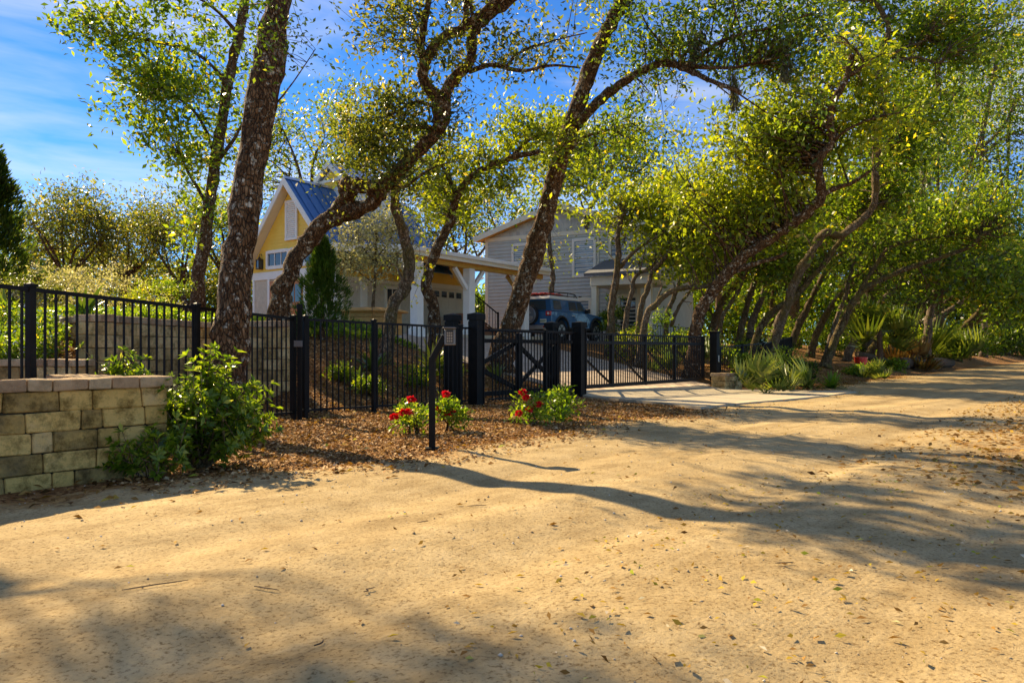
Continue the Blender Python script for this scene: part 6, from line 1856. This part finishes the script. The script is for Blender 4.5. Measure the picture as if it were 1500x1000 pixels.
# ------------------------------------------------------------------ litter, chips, stones, twigs
def scatter(name, label, cat, n, region, Ls, mat, seed, width=0.45, lift=0.012, flatn=0.35, tint=None, zf=None):
    rs = np.random.default_rng(seed)
    t0, t1, s0_, s1_ = region[:4]
    T = rs.uniform(t0, t1, n); S = rs.uniform(s0_, s1_, n)
    if len(region) > 4:
        m_ = region[4](T, S, rs); T, S = T[m_], S[m_]
    n = len(T)
    X = T * U[0] + S * N[0]; Y = T * U[1] + S * N[1]
    Z = zf(X, Y, T, S) + lift
    an = rs.uniform(0, 2 * math.pi, n)
    d = unit(np.column_stack([np.cos(an), np.sin(an), rs.normal(0, 0.22, n)]))
    nr = unit(rs.normal(0, flatn, (n, 3)) + np.array([0, 0, 1]))
    V, F = leaf_arrays(np.column_stack([X, Y, Z]), d, nr, rs.uniform(*Ls, n), width, 0.14, -0.04)
    tv = rs.random(n) if tint is None else np.clip(rs.normal(tint[0], tint[1], n), 0, 1)
    return tag(link(name, quads_mesh(name, V, F, tv), mat), label, cat, None, 'stuff')
gz_ = lambda X, Y, T, S: np.where(S < road_edge(T), road_z(X, Y, T, S), ground_z(X, Y, T, S))
e_ = road_edge
scatter('mulch_chips', 'brown bark mulch chips on the bed and the bank', 'mulch', 150000, (2.2, 13.2, 4.2, 14.2, lambda T, S, rs: (S > e_(T) - 0.1 - 0.9 * rs.random(len(T)) ** 2) & ~((T > 11.6 + 0.4 * (S - 5.5)) & (S < 9.3))), (0.018, 0.060), 'mulch_chip', 701, 0.5, 0.008, 0.5, None, gz_)
scatter('leaf_litter', 'brown and orange leaf litter along the road edges', 'leaves', 26000, (1.5, 34, 4.0, 11.5, lambda T, S, rs: (S > e_(T) - 1.2 * rs.random(len(T)) ** 2) & ~((T > 12.0) & (T < 21) & (S > 5.5))), (0.04, 0.09), 'litter', 702, 0.45, 0.014, 0.5, (0.35, 0.22), gz_)
scatter('leaf_litter', 'orange leaf litter along the far side of the road', 'leaves', 14000, (6, 34, -1.5, 2.6, lambda T, S, rs: S < 0.9 + 1.4 * rs.random(len(T)) ** 1.5), (0.04, 0.09), 'litter', 703, 0.45, 0.014, 0.5, (0.42, 0.2), gz_)
scatter('fallen_leaves', 'yellow and brown oak leaves scattered on the sandy road', 'leaves', 1700, (1.2, 16, -1.5, 7.2, lambda T, S, rs: fbm(T, S, 0.8, 2.0) > 0.44), (0.018, 0.050), 'litter', 704, 0.42, 0.010, 0.6, None, gz_)
scatter('fallen_leaves', 'yellow leaves thickest on the near right of the road', 'leaves', 1100, (1.6, 6.5, -1.2, 2.2), (0.018, 0.048), 'litter', 705, 0.42, 0.010, 0.6, (0.7, 0.2), gz_)
def stones(name, label, n, region, rr, seed):
    rs = np.random.default_rng(seed)
    T = rs.uniform(region[0], region[1], n); S = rs.uniform(region[2], region[3], n)
    X = T * U[0] + S * N[0]; Y = T * U[1] + S * N[1]
    Z = gz_(X, Y, T, S)
    r = rs.uniform(rr[0], rr[1], n) * rs.random(n) ** 1.5 + rr[0]
    base = np.array([(1, 0, 0), (0, 1, 0), (-1, 0, 0), (0, -1, 0), (0, 0, 1), (0, 0, -1)], float)
    V = base[None] * (r[:, None, None] * rs.uniform(0.55, 1.25, (n, 6, 1)) * np.array([1, 1, 0.7])) + np.column_stack([X, Y, Z + r * 0.25])[:, None]
    f = np.array([(0, 1, 4), (1, 2, 4), (2, 3, 4), (3, 0, 4), (1, 0, 5), (2, 1, 5), (3, 2, 5), (0, 3, 5)])
    F = (np.arange(n)[:, None, None] * 6 + f[None]).reshape(-1, 3)
    tag(link(name, quads_mesh(name, V.reshape(-1, 3), F, np.repeat(rs.random(n), 8)), 'pebble'), label, 'pebbles', None, 'stuff')
stones('pebbles', 'small pale and dark pebbles lying in the road sand', 2400, (1.2, 12, -1.5, 7.0), (0.003, 0.010), 711)
tw = MB(); rr_ = random.Random(9)
for (px, py, ln, an) in ((230, 864, 0.26, 0.35), (540, 860, 0.06, 1.0), (1150, 830, 0.08, 0.3), (390, 865, 0.1, -0.3), (620, 770, 0.08, 0.5), (470, 935, 0.06, 1.2), (700, 745, 0.12, 0.1)):
    Y0 = 1.0 * 1050 / (py - 513); X0 = (px - 750) / 1050 * Y0
    p = []
    for k in range(5):
        x = X0 + math.cos(an) * ln * (k / 4 - 0.5) + rr_.uniform(-0.012, 0.012); y = Y0 + math.sin(an) * ln * (k / 4 - 0.5)
        tt_, ss_ = x * U[0] + y * U[1], x * N[0] + y * N[1]
        p.append(Vector((x, y, float(gz_(np.array(x), np.array(y), np.array(tt_), np.array(ss_))) + 0.010)))
    tw.tube(p, [0.002, 0.003, 0.003, 0.0025, 0.0015], 5)
tag(tw.build('twigs', 'log_wood'), 'thin dry twigs lying on the sandy road', 'twigs', None, 'stuff')

# logs, pots and red barrel in the shade at the right
for i, (pa_, pb_, r, lab) in enumerate((((1255, 37.0), (1318, 37.5), 0.16, 'long grey log slanting down to the road in the shade'), ((1300, 37.5), (1330, 38.5), 0.13, 'shorter log lying against the slanting one'), ((1318, 38.0), (1392, 46.5), 0.30, 'thick dark log lying along the road under the palm'))):
    a, b_ = G(*pa_), G(*pb_)
    a.z += r * (2.6 if i == 0 else 0.9); b_.z += r * 0.9
    o = MB().tube(list(map(Vector, catmull([tuple(a), tuple(a.lerp(b_, 0.5) + Vector((0, 0, 0.05))), tuple(b_)], 4))), r, 10).build('fallen_log', 'log_wood', None, smooth=False)
    tag(o, lab, 'log')
for i, (px, Y, lab, s_) in enumerate(((1331, 40.5, 'left terracotta pot standing behind the thick log', 0.28), (1346, 41.5, 'right larger terracotta pot standing behind the thick log', 0.34))):
    b_ = G(px, Y, 0.35)
    r = thing('flower_pot', lab, 'pot', b_)
    MB().tube([Vector((0, 0, -0.4)), Vector((0, 0, s_ * 1.0)), Vector((0, 0, s_ * 1.05))], [s_ * 0.6, s_ * 0.8, s_ * 0.8], 14).build('bowl', 'terracotta', r)
    MB().tube([Vector((0, 0, s_ * 0.95)), Vector((0, 0, s_ * 1.25))], s_ * 0.92, 14).build('rim', 'terracotta', r, 0.01)
b_ = G(1261, 32.0, 0)
r = thing('red_bin', 'small red bin in the shade beside the mossy oak', 'bin', b_)
MB().tube([Vector((0, 0, 0)), Vector((0, 0, 0.6))], [0.22, 0.26], 14).build('bucket', 'board_red', r)
MB().disc((0, 0, 0.63), (0, 0, 1), 0.28, 0.06, 14).build('lid', 'tail_red', r)
print('LEAVES', LEAVES[0], 'OBJECTS', len(bpy.data.objects))
